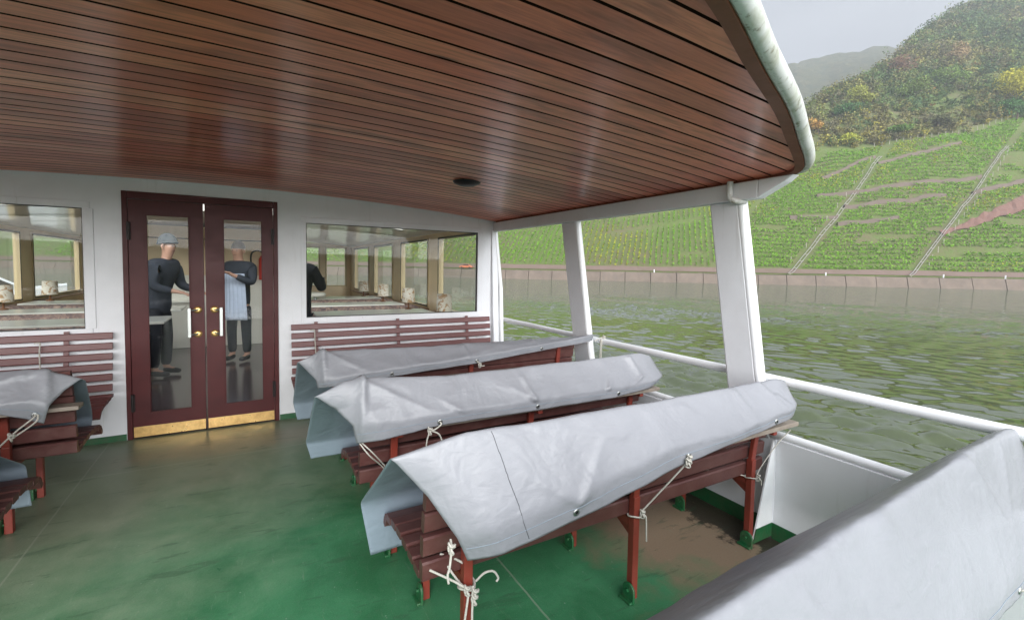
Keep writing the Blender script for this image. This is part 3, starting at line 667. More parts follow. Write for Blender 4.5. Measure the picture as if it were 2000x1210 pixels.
# ------------------------------------------------------------------ tarpaulin covers
def ell(s,pts):
    xs=[p[0] for p in pts]; ys_=[p[1] for p in pts]; return np.interp(s,xs,ys_)
def cover(name,label,L,xs_t,xe_t,hem,ridge,crease=.73,folds=(),seed=0,wrap=.05,n=170,frontdip=0,rear=.18,rearcurve=None,dy_hem=None,eyelets=(),yscale=1,amp=1.0,seam=None,far=(.53,.44),yslope=((0,0),(1,0)),farpts=None,group='grey tarpaulin covers over the benches'):
    # t knots: 0 near hem, .2 crease, .5 ridge, .54 ridge back, .84 seat front, 1 rear hem
    s=np.linspace(0,1,n); m_=84; t_=np.linspace(0,1,m_)
    kn=np.array([0,.14,.46,.52,.82,1.0])
    Z=np.zeros((n,m_));Y=np.zeros((n,m_));X=np.zeros((n,m_))
    hz=ell(s,hem); rz=ell(s,ridge); cz=np.minimum(crease+0*s,hz+.06) if False else np.maximum(hz+.05,np.minimum(crease,hz+.09))
    rh=ell(s,rearcurve) if rearcurve else rear+0*s
    for i in range(n):
        zz=[hz[i],cz[i],rz[i],rz[i]-.012,far[1],rh[i]]
        dyh=(ell(s[i],dy_hem) if dy_hem else 0)
        yy=[L-.176+dyh,L-.180+dyh,L-.072,L-.045,L+far[0],L+far[0]+.03]
        ys_=ell(s[i],yslope)
        if farpts: fy,fz=ell(s[i],farpts[0]),ell(s[i],farpts[1]); zz[4]=fz; yy=[v+ys_ for v in yy[:4]]+[fy,fy+.02]
        Z[i]=np.interp(t_,kn,zz); Y[i]=np.interp(t_,kn,yy)
    # round the corners along t
    ker=np.array([1,2,3,2,1.]);ker/=ker.sum()
    for A in (Y,Z):
        P_=np.pad(A,((0,0),(2,2)),'edge'); B=sum(ker[k]*P_[:,k:k+m_] for k in range(5)); A[:,2:-2]=B[:,2:-2]
    a=np.interp(t_,[p[0] for p in xs_t],[p[1] for p in xs_t]); b=np.interp(t_,[p[0] for p in xe_t],[p[1] for p in xe_t])
    X=a[None]+(b-a)[None]*s[:,None]
    # end wrap at the left: the near panel folds round the bench end, ridge sags beyond it
    u=np.clip(1-(X-X[0:1])/.11,0,1)**1.4; near=np.interp(t_,[0,.3,.46,.52],[1,.8,.1,0])[None]
    Y+=u*near*wrap; Z-=u*near*wrap*.15
    ur=np.clip(1-(X[-1:]-X)/.12,0,1)**2; Y+=ur*near*wrap*.6; Z-=ur*np.interp(t_,[.3,.5,.7],[0,1,0])[None]*.02
    # wrinkles
    cs=X*1.0; ct=t_[None]*.95+0*X; f1,f2,f3=lat(seed+20),lat(seed+40),lat(seed+60)
    Dp=.0035*f1(cs*2.2+3,ct*3.0+7)+.007*(.22-np.abs(f2(cs*4+ct*2.5,ct*5-cs)))*1.0+.003*f3(cs*11,ct*8+cs*4)
    Dp=Dp*amp*1.35
    for (x0,t0,x1,t1,am,w) in folds:
        px,pt=X,ct; ax,at_=x0,t0*.95; bx,bt=x1,t1*.95; dx,dt=bx-ax,bt-at_; q_=np.clip(((px-ax)*dx+(pt-at_)*dt)/(dx*dx+dt*dt),0,1)
        d_=np.hypot(px-ax-q_*dx,pt-at_-q_*dt); sgn=((px-ax)*dt-(pt-at_)*dx)/math.hypot(dx,dt)
        am=am*1.25; w=w*.72; Dp=Dp+am*np.exp(-d_/w)*(1-.6*q_) + am*.5*np.tanh(sgn/w)*np.exp(-(d_/(2*w))**2)*(1-q_)
    G=np.stack([X,Y,Z],-1)
    gu=np.gradient(G,axis=0); gt=np.gradient(G,axis=1); nn=np.cross(gu,gt); nn/=np.linalg.norm(nn,axis=-1,keepdims=True)+1e-9
    if nn[n//2,m_//3,2]<0: nn=-nn
    G=G+nn*Dp[...,None]
    # keep above the deck
    t=thing(name,label,'bench cover',(float(X.mean()),L+.2,.7),group)
    mb=MB(); mb.sheet(G); o=obj('tarpaulin',mb,[M['tarp'],M['tarp_under']],t)
    # outward normals check
    me=o.data
    if me.polygons[(n//2)*(m_-1)+m_//3].normal.z<0: me.flip_normals()
    so_=o.modifiers.new('thick','SOLIDIFY'); so_.thickness=.0025; so_.offset=-1; so_.material_offset=1; so_.material_offset_rim=0
    def at(x,tt):
        j=int(round(tt*(m_-1))); i=int(np.argmin(np.abs(G[:,j,0]-x))); return Vector(G[i,j]),Vector(nn[i,j])
    for ex in eyelets:
        p,nv=at(ex,.045); q_=nv.to_track_quat('Z','Y').to_matrix(); mb=MB()
        mb.lathe([(.0055,.0035),(.009,.0045),(.0125,.003),(.0135,.0005)],(0,0,0),16); mb.v=[tuple(q_@Vector(v)+p) for v in mb.v]; e_=obj('eyelet',mb,M['steel'],t)
        mb=MB(); mb.lathe([(0,.0012),(.0062,.0012),(.0062,.002),(0,.002)],(0,0,0),12); mb.v=[tuple(q_@Vector(v)+p) for v in mb.v]; obj('eyelet_hole',mb,M['black'],e_)
    hemp=[Vector(G[i,int(.075*(m_-1)),:])+Vector(nn[i,int(.075*(m_-1))])*.0006 for i in range(1,n-1)]
    mb=MB(); mb.tube(hemp,.0011,5); obj('hem_stitching',mb,M['tarp_under'],t)
    if seam is not None:
        js=range(1,int(.47*m_)); path=[]
        for j in js:
            x_=seam[0]+(seam[1]-seam[0])*(j/(.47*m_)); i=int(np.argmin(np.abs(G[:,j,0]-x_))); path.append(tuple(G[i,j]+nn[i,j]*.0005))
        sp_=[Vector(p) for p in path]; sm_=[sum((sp_[max(0,min(len(sp_)-1,k+d))] for d in (-2,-1,0,1,2)),Vector())/5+Vector((0,0,.001)) for k in range(len(sp_))]
        mb=MB(); mb.tube(sm_,.0011,6); obj('seam',mb,M['seam'],t)
    return at
tip3=[(0,.60),(.14,.56),(.3,.48),(.46,.37),(.52,.37),(.82,.40),(1,.45)]
at3=cover('bench_cover','large silver grey tarpaulin over the third bench with a seam near its left end',LYS[3],tip3,[(0,2.40),(.46,2.43),(1,2.42)],
    [(0,.51),(.08,.53),(.22,.555),(.38,.60),(.52,.645),(.75,.685),(1,.73)],[(0,.862),(.07,.885),(.12,.905),(.3,.895),(.7,.892),(1,.897)],
    folds=[(1.0,.10,1.15,.30,.010,.03),(1.0,.10,.8,.28,.006,.03),(1.25,.30,.95,.42,.006,.04),(2.0,.42,2.05,.15,.010,.03),(2.2,.45,2.3,.1,.012,.03),(2.28,.3,2.36,.1,.010,.02),(1.62,.40,1.75,.25,.006,.03)],seed=1,wrap=.05,rear=.18,eyelets=(1.0,1.58,2.2),seam=(.80,.70),amp=1.1)
tip2=[(0,.42),(.14,.40),(.3,.34),(.46,.25),(.52,.25),(.82,.27),(1,.30)]
at2=cover('bench_cover','grey tarpaulin over the middle bench with a sharp crease along its front',LYS[2],tip2,[(0,2.30),(.14,2.36),(.46,2.32),(1,2.3)],
    [(0,.64),(.2,.675),(.5,.672),(.8,.67),(1,.70)],[(0,.86),(.06,.915),(.12,.92),(.3,.89),(.7,.895),(.95,.905),(1,.89)],
    folds=[(.46,.46,.44,.05,.022,.022),(.46,.44,.75,.18,.010,.03),(1.33,.14,1.30,.36,.018,.02),(1.33,.14,1.22,.28,.008,.02),(1.86,.14,1.9,.22,.014,.016),(2.12,.42,2.16,.2,.014,.02),(2.16,.2,2.08,.15,.012,.015),(.9,.14,.82,.25,.009,.02)],seed=2,wrap=.06,rear=.33,eyelets=(.80,1.36,1.95),amp=1.0)
at1=cover('bench_cover','grey tarpaulin over the rear bench, tied to the handrail at its right end',LYS[1],[(0,.36),(.14,.35),(.46,.25),(.52,.25),(.82,.27),(1,.30)],[(0,2.47),(.14,2.48),(.46,2.44),(1,2.4)],
    [(0,.70),(.2,.73),(.5,.765),(.8,.82),(1,.855)],[(0,.855),(.06,.91),(.3,.895),(.7,.888),(1,.885)],crease=.735,
    folds=[(.40,.46,.40,.05,.02,.022),(.42,.44,.62,.2,.010,.03),(1.33,.4,1.34,.1,.014,.02),(1.9,.44,1.92,.2,.012,.02),(2.1,.4,2.2,.3,.01,.02)],seed=3,wrap=.06,rear=.30,eyelets=(.80,1.4,1.95),amp=1.3)
at0=cover('bench_cover','big pale grey tarpaulin over the foreground bench at lower right',LYS[0],[(0,.55),(.46,.4),(1,.45)],[(0,2.78),(.3,2.72),(.46,2.60),(.52,2.52),(.7,2.45),(1,2.42)],
    [(0,.53),(.5,.45),(.8,.38),(1,.34)],[(0,.89),(.5,.882),(.78,.885),(.93,.875),(1,.865)],crease=.60,
    folds=[(1.95,.44,2.25,.15,.012,.03),(2.3,.40,2.1,.15,.008,.03),(1.3,.44,1.6,.1,.006,.05),(.9,.4,1.2,.15,.006,.03)],seed=4,wrap=.03,rear=.26,eyelets=(2.16,),dy_hem=[(0,0),(1,.02)],amp=1.2,yslope=[(0,-.085),(1,.022)],farpts=([(0,.845),(.5,.895),(1,.83)],[(0,.48),(.5,.485),(1,.57)]))
atL=cover('bench_cover','short dark grey tarpaulin over the left bench, folded down at its corner',3.36,[(0,-2.95),(1,-2.95)],[(0,-.92),(.14,-.90),(.3,-.85),(.46,-.79),(.52,-.78),(.82,-.885),(1,-.91)],
    [(0,.70),(.6,.68),(.9,.70),(.97,.64),(1,.60)],[(0,.88),(.9,.87),(1,.82)],rear=.29,folds=[(-.92,.46,-.90,.1,.02,.03),(-1.0,.4,-1.3,.15,.012,.04)],seed=5,wrap=.04,eyelets=(-.95,-1.6),amp=1.3)
cover('bench_cover','dark grey tarpaulin corner at the left picture edge',2.56,[(0,-2.95),(1,-2.95)],[(0,-1.06),(.14,-1.04),(.46,-1.0),(.82,-.955),(1,-.95)],
    [(0,.68),(.9,.66),(1,.58)],[(0,.88),(.9,.85),(1,.78)],folds=[(-.98,.46,-.99,.1,.02,.03)],seed=6,wrap=.04,rear=.22,eyelets=(-1.4,),amp=1.3)

# hanging side flap on the left bench cover
def flap(label,pts,seed):
    # bilinear patch from four rails
    A,B,C_,E_=[np.array(p,float) for p in pts]; n=30; G=np.zeros((n,n,3)); f=lat(seed)
    for i in range(n):
        for j in range(n):
            u,v=i/(n-1),j/(n-1); P=(A*(1-u)+B*u)*(1-v)+(E_*(1-u)+C_*u)*v; P=P+np.array([.03*math.sin(u*math.pi*2.2+v*2)*v+.015*f(u*4,v*3),0,0]); G[i,j]=P
    return G

# ------------------------------------------------------------------ ropes
def rope(label,paths,knots=(),r=.0045,group='white ropes tying down the covers'):
    mb=MB()
    r=r*.8
    for P in paths: mb.tube(smooth_path(P,7),r,8)
    for k in knots:
        k=Vector(k[:3]); 
        for a in range(3):
            path=[]
            ax=[Vector((1,0,0)),Vector((0,1,.4)).normalized(),Vector((.5,.3,1)).normalized()][a]; q_=ax.to_track_quat('Z','Y').to_matrix()
            for i in range(13):
                th=i*math.pi/6; path.append(k+q_@Vector((.010*math.cos(th),.012*math.sin(th),.004*math.sin(2*th)))+Vector((0,0,(a-1)*.009)))
            mb.tube(path,r,7,cap=False)
    c=np.mean([list(p) for P in paths for p in P],axis=0)
    return tag(obj('tie_rope',mb,M['rope'],base=tuple(map(float,c))),label,'rope',group)
def ring(x,y,z,w=.024,k=10):
    return [(x+w*math.cos(a),y+w*math.sin(a),z+.004*math.sin(a*2)) for a in np.linspace(0,2*math.pi,k)]
L3=LYS[3]
e=at3(.60,.03)[0]
# nearest leg knot
zk=.335
rope('white rope knotted round the nearest red bench leg with two hanging ends',[
    [(.655-.13,L3+.02,.41),(.60,L3-.01,zk+.03),(.640,L3-.03,zk+.005),(.668,L3-.032,zk)],
    [(.655-.085,L3+.04,.44),(.62,L3-.0,zk+.02),(.645,L3-.03,zk-.002),(.66,L3-.032,zk)],
    [(.655-.085,L3+.04,.442),(.62,L3+.02,.42),(.65,L3-.01,.405)],
    ring(.655,L3,zk,.029),ring(.655,L3,zk-.01,.029),
    [(.685,L3-.015,zk+.005),(.71,L3-.03,zk+.035),(.745,L3-.03,zk+.03),(.765,L3-.03,zk-.0),(.758,L3-.03,zk-.012)],
    [(.645,L3-.04,zk-.01),(.635,L3-.045,zk-.06),(.62,L3-.05,zk-.13),(.60,L3-.045,zk-.19)],
    [(.665,L3-.035,zk-.02),(.657,L3-.045,zk-.08),(.655,L3-.05,zk-.16),(.66,L3-.04,zk-.27)]],
    [(.642,L3-.036,zk),(.672,L3-.036,zk-.02),(.668,L3-.038,zk-.04)],r=.0052)
e=at3(.58,.02)[0]
rope('short frayed rope end hanging from the left end of the third cover',[[tuple(e+Vector((-.045,.02,.06))),tuple(e+Vector((-.05,0,.045))),tuple(e+Vector((-.058,-.01,.0))),tuple(e+Vector((-.062,-.01,-.02)))],[tuple(e+Vector((-.062,-.01,-.02))),tuple(e+Vector((-.066,-.01,-.035))),tuple(e+Vector((-.062,-.01,-.06)))]],[tuple(e+Vector((-.05,0,.045)))],r=.005)
e,_=at3(1.58,.045)
rope('thin rope running from the cover eyelet down to the middle red leg',[[tuple(e),tuple(e+Vector((-.01,-.012,-.01))),(1.50,L3-.07,.47),(1.47,L3-.03,.40),(1.472,L3-.024,.385)],ring(1.455,L3,.375,.028),[(1.478,L3-.025,.385),(1.49,L3-.035,.37),(1.495,L3-.035,.31),(1.498,L3-.035,.26)]],[tuple(e+Vector((-.008,-.01,-.006))),tuple(e+Vector((-.02,-.014,-.018))),(1.475,L3-.028,.388)])
e,_=at3(2.38,.045)
rope('thin rope tied round the farthest red leg of the third bench',[[(2.46,L3-.1,.62),(2.40,L3-.06,.53),(2.33,L3-.02,.40),(2.31,L3-.025,.37)],ring(2.29,L3,.365,.028),[(2.262,L3+.01,.37),(2.18,L3+.06,.385),(2.05,L3+.14,.40)],[(2.315,L3-.028,.37),(2.335,L3-.03,.345),(2.34,L3-.03,.32)],[(2.10,L3+.10,.39),(2.09,L3+.10,.35),(2.085,L3+.10,.33)]],[(2.31,L3-.028,.37)],r=.0035)
e,_=at2(.80,.045); L2=LYS[2]
rope('looped rope hanging from the front hem of the middle cover',[[tuple(e),tuple(e+Vector((.0,-.014,-.01))),tuple(e+Vector((-.03,-.01,-.03))),tuple(e+Vector((-.05,0,-.035)))],[tuple(e+Vector((-.05,0,-.035))),tuple(e+Vector((-.01,-.01,-.055))),tuple(e+Vector((.01,-.01,-.10)))],[tuple(e+Vector((-.05,0,-.035))),tuple(e+Vector((-.065,0,-.08))),tuple(e+Vector((-.07,0,-.13)))]],[tuple(e+Vector((-.05,0,-.035)))])
e,_=at2(.42,.02)
rope('slack double rope dropping from the left corner of the middle cover',[[tuple(e+Vector((.01,.02,-.005))),tuple(e+Vector((.06,.0,-.08))),(.56,L2-.03,.46),(.62,L2-.02,.36)],[tuple(e+Vector((.015,.02,-.005))),tuple(e+Vector((.075,.0,-.07))),(.58,L2-.03,.45),(.63,L2-.02,.37)]],r=.004)
e,_=at1(1.40,.045)
rope('small rope knot at the front hem of the rear cover',[[tuple(e),tuple(e+Vector((.005,-.015,-.012))),tuple(e+Vector((.03,-.02,-.035))),tuple(e+Vector((.05,-.02,-.035)))]],[tuple(e+Vector((.015,-.018,-.025)))])
rope('rope tying the rear cover to the white handrail beside the pillar',[[(2.47,2.93,.85),(2.54,2.96,.862),(2.60,2.97,.866),(2.63,2.97,.84),(2.60,2.97,.80),(2.57,2.98,.83),(2.6,2.98,.866)],[(2.56,2.95,.86),(2.535,2.93,.80),(2.53,2.93,.68),(2.54,2.94,.63)],[(2.575,2.96,.85),(2.555,2.94,.78),(2.55,2.94,.68),(2.548,2.95,.61)]],[(2.60,2.965,.868)],r=.005)
e,_=atL(-.95,.045)
rope('taut rope slanting down from the left bench cover eyelet',[[tuple(e),tuple(e+Vector((0,-.02,-.01))),tuple(e+Vector((-.06,-.10,-.07))),tuple(e+Vector((-.13,-.25,-.18))),tuple(e+Vector((-.2,-.45,-.36)))],[tuple(e+Vector((.012,0,.0))),tuple(e+Vector((.01,-.03,-.03))),tuple(e+Vector((-.055,-.105,-.08)))]],[tuple(e+Vector((-.055,-.10,-.07)))],r=.005)
for x,lab in ((-1.33,'short white cord hanging over the back slats of the left wall bench'),(.53,'short white cord hanging over the back slats of the right wall bench')):
    rope(lab,[[(x-.035,D-.066,.828),(x-.01,D-.076,.832),(x,D-.082,.825),(x,D-.10,.76),(x+.004,D-.112,.66),(x+.004,D-.12,.62)]],r=.006)
e,_=at0(2.16,.045)
rope('short rope through the eyelet of the foreground cover',[[tuple(e),tuple(e+Vector((.005,-.015,.004))),tuple(e+Vector((.02,-.02,-.015))),tuple(e+Vector((.012,-.02,-.05))),tuple(e+Vector((.012,-.015,-.12)))]],r=.005)

# ------------------------------------------------------------------ people behind the glass
def skin(name,joints,edges,m,parent,root=0,sub=1):
    off=wpos(parent); me=bpy.data.meshes.new(name); me.from_pydata([tuple(Vector(j[:3])) for j in joints],edges,[])
    o=bpy.data.objects.new(name,me); COL.objects.link(o); o.parent=parent; me.materials.append(m)
    sk=o.modifiers.new('skin','SKIN'); sk.use_smooth_shade=True
    sv=me.skin_vertices[0].data
    for i,j in enumerate(joints): sv[i].radius=(j[3],j[4] if len(j)>4 else j[3]); sv[i].use_root=(i==root)
    s_=o.modifiers.new('sub','SUBSURF'); s_.levels=sub; s_.render_levels=sub
    return o
def person(label,loc,rz,top,hat=None,apron=None,armpose=0,lean=0.0,h=1.0):
    t=thing('person',label,'person',loc,None,rz); t.scale=(h,h,h)
    # local frame: faces +X
    hip=.93; ch=1.30; nk=1.47; hx=lean
    J=[(0,0,hip,.10,.12),(0,0,1.10,.09,.11),(hx*.6,0,ch,.10,.13),(hx*.9,0,1.41,.06,.09),(hx,0,nk,.055,.06),(hx+.02,0,1.55,.06,.06),(hx+.03,0,1.63,.085,.075),(hx+.02,0,1.71,.075,.07),(hx+.098,0,1.612,.016,.014)]
    E=[(0,1),(1,2),(2,3),(3,4),(4,5),(5,6),(6,7),(6,8)]
    JK=[(0,0,.74,.13,.16),(0,0,.95,.135,.165),(0,0,1.10,.13,.16),(hx*.6,0,ch,.15,.19),(hx*.9,0,1.43,.105,.15),(hx,0,1.49,.075,.08)]; EK=[(0,1),(1,2),(2,3),(3,4),(4,5)]
    JT=[(0,0,.88,.10,.11)]; ET=[]
    for s in (1,-1):
        if armpose==0: el=(.06+hx*.5,s*.27,1.13); wr=(.28+hx*.5,s*.20,1.08)
        else: el=(.10+hx*.6,s*.26,1.16); wr=(.30+hx*.6,s*.10,1.28)
        sh=(hx*.85,s*.19,1.40)
        k=len(J); J+=[(*sh,.045),(*el,.042),(*wr,.028)]; E+=[(3,k),(k,k+1),(k+1,k+2)]
        w=Vector(wr); d=(w-Vector(el)).normalized(); pc=w+d*.06; k2=len(J); J.append((*pc,.032,.018)); E.append((k+2,k2))
        for fi,(dy,ln) in enumerate(((-.027,.065),(-.009,.078),(.009,.074),(.027,.06))):
            a=pc+Vector((d.x*.03,dy,d.z*.03)); b=a+d*ln*.55+Vector((0,0,-.006)); c_=b+d*ln*.4+Vector((0,0,-.018)); k3=len(J); J+=[(*a,.010),(*b,.0085),(*c_,.007)]; E+=[(k2,k3),(k3,k3+1),(k3+1,k3+2)]
        a=w+d*.03+Vector((0,-s*.035,.004)); b=a+d*.035+Vector((0,-s*.015,.002)); k3=len(J); J+=[(*a,.011),(*b,.009)]; E+=[(k+2,k3),(k3,k3+1)]
        kk=len(JK); JK+=[(*sh,.088),(*el,.062),(*(Vector(el).lerp(w,.9)),.045)]; EK+=[(4,kk),(kk,kk+1),(kk+1,kk+2)]
        k=len(J); J+=[(0,s*.09,.78,.065),(.02,s*.11,.48,.055),(0,s*.11,.08,.04),(.14,s*.11,.04,.035)]; E+=[(0,k),(k,k+1),(k+1,k+2),(k+2,k+3)]
        k=len(JT); JT+=[(0,s*.095,.76,.088),(.02,s*.11,.48,.072),(0,s*.11,.10,.06)]; ET+=[(0,k),(k,k+1),(k+1,k+2)]
    skin('body',J,E,M['skin'],t,sub=2); skin('jacket',JK,EK,top,t,sub=2); skin('trousers',JT,ET,M['trouser'],t,sub=1)
    for s in (1,-1): skin('shoe',[(-.03,s*.11,.065,.055,.05),(.08,s*.11,.05,.05,.042),(.18,s*.11,.04,.045,.03)],[(0,1),(1,2)],M['black'],t,sub=1)
    bx=hx+.025
    mb=MB()
    def dome(rx,ry,rz_,cx,cz,z0,zs=1):
        vs=[];n=22;k=9
        for i in range(k+1):
            ph=math.pi/2*i/k
            for j in range(n):
                a=2*math.pi*j/n; vs.append((cx+rx*math.cos(a)*math.cos(ph),ry*math.sin(a)*math.cos(ph),cz+rz_*math.sin(ph)))
        mb.add(vs,[(i*n+j,i*n+(j+1)%n,(i+1)*n+(j+1)%n,(i+1)*n+j) for i in range(k) for j in range(n)],True)
    P=Vector(loc)
    if hat:
        dome(.112,.098,.135,bx-.005,1.665,0); mb.tube([(bx-.005+.108*math.cos(a),.095*math.sin(a),1.672+.012*math.cos(a)) for a in np.linspace(0,2*math.pi,25)],.010,8)
        mb.v=[tuple(Vector(v)+P) for v in mb.v]; obj('beanie',mb,hat,t)
    else:
        dome(.104,.092,.12,bx-.02,1.665,0); mb.v=[tuple(Vector(v)+P) for v in mb.v]; obj('hair',mb,M['hair'],t)
    mb=MB()
    for s in (1,-1):
        for i in range(1): mb.lathe([(0,-.008),(.006,-.005),(.008,0),(.006,.005),(0,.008)],(bx+.074,s*.030,1.635),10)
    mb.v=[tuple(Vector(v)+P) for v in mb.v]; obj('eyes',mb,M['black'],t)
    mb=MB(); mb.box((bx+.060,-.020,1.570),(bx+.070,.020,1.575)); mb.v=[tuple(Vector(v)+P) for v in mb.v]; obj('mouth',mb,M['door'],t)
    mb=MB()
    for s in (1,-1): mb.tube([(bx-.01,s*.082,1.60),(bx-.018,s*.092,1.63),(bx-.008,s*.085,1.655)],.011,8)
    mb.v=[tuple(Vector(v)+P) for v in mb.v]; obj('ears',mb,M['skin'],t)
    if apron:
        mb=MB(); G=[]
        for z in np.linspace(1.30,.62,16):
            w=.17+.05*(1.3-z); G.append([(.165+.02*math.cos(u*3)+.02*(1.3-z)+.012*math.sin(u*22+z*3),w*u,z) for u in np.linspace(-1,1,22)])
        mb.sheet(G); mb.v=[tuple(Vector(v)+P) for v in mb.v]; o=obj('apron',mb,apron,t,solid=.004)
    return t
person('person in grey beanie and dark jacket behind the left door pane, facing right',(-.98,7.2,0),R(-25),M['jacket'],M['beanie'],lean=.10,h=1.0)
person('person in dark jacket with long pale apron behind the right door pane',(-.12,7.9,0),R(-120),M['jacket'],None,M['palecloth'],armpose=1,h=.99)
person('person in black coat at the left side of the right window',(.52,6.1,0),R(60),M['coat'],None,armpose=1,h=.98)

# ------------------------------------------------------------------ river, quay, hillside
ZW=-2.056
dA=np.array([.74776,-.66397]); nB=np.array([.66397,.74776]); D0=140.35
def AB(a,b): 
    a=np.asarray(a,float); b=np.asarray(b,float); return np.stack([dA[0]*a+nB[0]*(b+D0),dA[1]*a+nB[1]*(b+D0)],-1)
zl=ZW-.10; mb=MB(); mb.add([(-650,-390,zl),(1150,-390,zl),(1150,1150,zl),(-650,1150,zl)],[(0,1,2,3)])
az=np.linspace(R(-25),R(112),900); rr_=3.0*np.exp(np.linspace(0,math.log(300/3.0),620))
AZ,RR=np.meshgrid(az,rr_,indexing='ij'); XX=RR*np.sin(AZ); YY=RR*np.cos(AZ); ZZ=np.zeros_like(XX); wr=np.random.default_rng(5)
cell=np.maximum(RR*(az[1]-az[0]),RR*math.log(100)/620)
gu_=.42+1.9*np.clip(fbm(XX*.10+2,YY*.05+XX*.02)*1.3+fbm(XX*.5,YY*.4+5)*.9+.12,0,1.1)
for k_ in range(30):
    lam=.17*(6.5**wr.random()); th=R(203)+wr.normal()*.38; A_w=.022*lam*wr.uniform(.6,1.3); ph=wr.uniform(0,6.28); kk=2*math.pi/lam
    wx=XX+.15*n1_(XX*.6+k_,YY*.6); wy=YY+.15*n2_(XX*.6,YY*.6+k_)
    fade=np.clip((lam/cell-2.0)/1.5,0,1); c_=np.cos(kk*(wx*math.cos(th)+wy*math.sin(th))+ph); ZZ+=A_w*fade*gu_*(c_+.25*(c_*c_))
mb.sheet(np.stack([XX,YY,ZW+ZZ],-1)); struct(obj('river_water',mb,M['water'],fixn=False))
T35=math.tan(R(35)); QH=2.75
def ridge_b(a): 
    return np.interp(a,[-900,-300,-80,0,60,104,146,195,279,420,900],[150,120,90,85,92,132,172,226,322,360,380])
def hgt(a,b):
    a=np.asarray(a,float);b=np.asarray(b,float); rb=ridge_b(a)
    base=QH+.25+T35*(b-5)
    und=fbm(a*.03+5,b*.03)*4*np.clip((b-8)/60,0,1)+fbm(a*.12,b*.12+9)*.8*np.clip((b-6)/20,0,1)
    over=np.clip(b-rb,0,None); z=base+und-over*T35-over*.25*(over>0)
    z=np.where(b<5,QH+.05+0*b,np.maximum(z,QH+.25)); return ZW+z
av=np.concatenate([np.arange(-900,-120,30),np.arange(-120,420,3.0),np.arange(420,1000,30)])
bv=np.concatenate([[.6,2,3.5,4.9,5.1],np.arange(6.5,120,2.2),np.arange(120,420,5),np.arange(420,1200,60)])
AA,BB=np.meshgrid(av,bv,indexing='ij'); XY=AB(AA,BB); Zt=hgt(AA,BB)
G=np.concatenate([XY,Zt[...,None]],-1); mb=MB(); mb.sheet(G); struct(obj('hillside',mb,M['soil'],fixn=False))
# riverside road strip
mb=MB(); mb.sheet(np.concatenate([AB(*np.meshgrid(np.arange(-400,500,12.),[.8,4.8],indexing='ij')),np.full((75,2,1),ZW+QH+.09)],-1)); struct(obj('riverside_road',mb,M['road']))
bs_=np.array([5.0,5.6,6.2,6.9]); A2,B2=np.meshgrid(np.arange(-300,400,3.),bs_,indexing='ij')
mb=MB(); mb.sheet(np.concatenate([AB(A2,B2),(hgt(A2,B2)+.22+.3*np.maximum(fbm(A2*.3,B2),-.3)*(B2>5.5))[...,None]],-1)); struct(obj('bank_verge',mb,M['road'],fixn=False))
# quay wall of sloping blocks
mb=MB(); sp_=7.2; a=-420
while a<420:
    j=random.uniform(-.05,.05); a1=a+sp_-.16
    P=[AB(a,.6),AB(a1,.6),AB(a1,-1.1+j),AB(a,-1.1+j)]; zt=ZW+QH+random.uniform(-.04,.06); zb=ZW-.5
    vs=[(*AB(a,-1.5+j),zb),(*AB(a1,-1.5+j),zb),(*AB(a1,1),zb),(*AB(a,1),zb),(*AB(a,-.45+j),zt),(*AB(a1,-.45+j),zt),(*AB(a1,1),zt),(*AB(a,1),zt)]
    mb.add(vs,[(0,3,2,1),(4,5,6,7),(0,1,5,4),(1,2,6,5),(2,3,7,6),(3,0,4,7)]); a+=sp_
tag(obj('quay_wall',mb,M['quay'],base=(*map(float,AB(50,0)),ZW)),'long pinkish stone quay wall of sloping blocks on the far bank','quay wall')
mb=MB(); mb.sheet(np.concatenate([AB(*np.meshgrid(np.arange(-430,430,20.),[0,.3],indexing='ij')),np.array([ZW-.5,ZW+QH-.1])[None,:,None]*np.ones((43,1,1))],-1)); 
# port side bank behind the ship, out of frame
mb=MB(); G=[]
for u in np.linspace(-420,420,40):
    G.append([(*( -nB*v+dA*u),ZW+h_+float(fbm(u*.05,v*.1))*h_*.2) for v,h_ in ((24,-.8),(28,.5),(36,1.6),(60,2.4),(110,4),(200,9),(330,14))])
mb.sheet(G); struct(obj('near_bank',mb,M['soil']))

# vines
def quads(P,size,tint,name,kindlabel=None,flat=.0,parent=None,jit=1.0,base=None,up_bias=0.):
    # P (n,3) centres, size (n,), tint (n,3)
    n=len(P); u=rng.normal(size=(n,3)); u[:,2]*=.6; u/=np.linalg.norm(u,axis=1)[:,None]; w=rng.normal(size=(n,3)); w-=u*(w*u).sum(1)[:,None]; w/=np.linalg.norm(w,axis=1)[:,None]
    s=np.asarray(size)[:,None]*.5; asp=rng.uniform(.6,1,(n,1))
    V=np.stack([P-u*s-w*s*asp*.4,P+u*s*.2-w*s*asp,P+u*s+w*s*asp*.3,P-u*s*.1+w*s*asp],1).reshape(-1,3)
    off=np.array(wpos(parent) if parent else (base or (0,0,0))); V=V-off
    me=bpy.data.meshes.new(name); me.vertices.add(4*n); me.vertices.foreach_set('co',V.ravel()); me.loops.add(4*n); me.loops.foreach_set('vertex_index',np.arange(4*n)); me.polygons.add(n); me.polygons.foreach_set('loop_start',np.arange(n)*4); me.update(calc_edges=True)
    ca=me.color_attributes.new('tint','FLOAT_COLOR','CORNER'); c=np.repeat(np.concatenate([tint,np.ones((n,1))],1),4,0); ca.data.foreach_set('color',c.ravel().astype(np.float32))
    me.materials.append(M['leaf']); o=bpy.data.objects.new(name,me); COL.objects.link(o)
    if parent: o.parent=parent
    elif base: o.location=base
    return o
def path1(b): return 52+.81*(b-6)          # monorail track, a as function of b
def path2(b): return 83+.96*(b-7)
def path0(b): return 27+.6*b
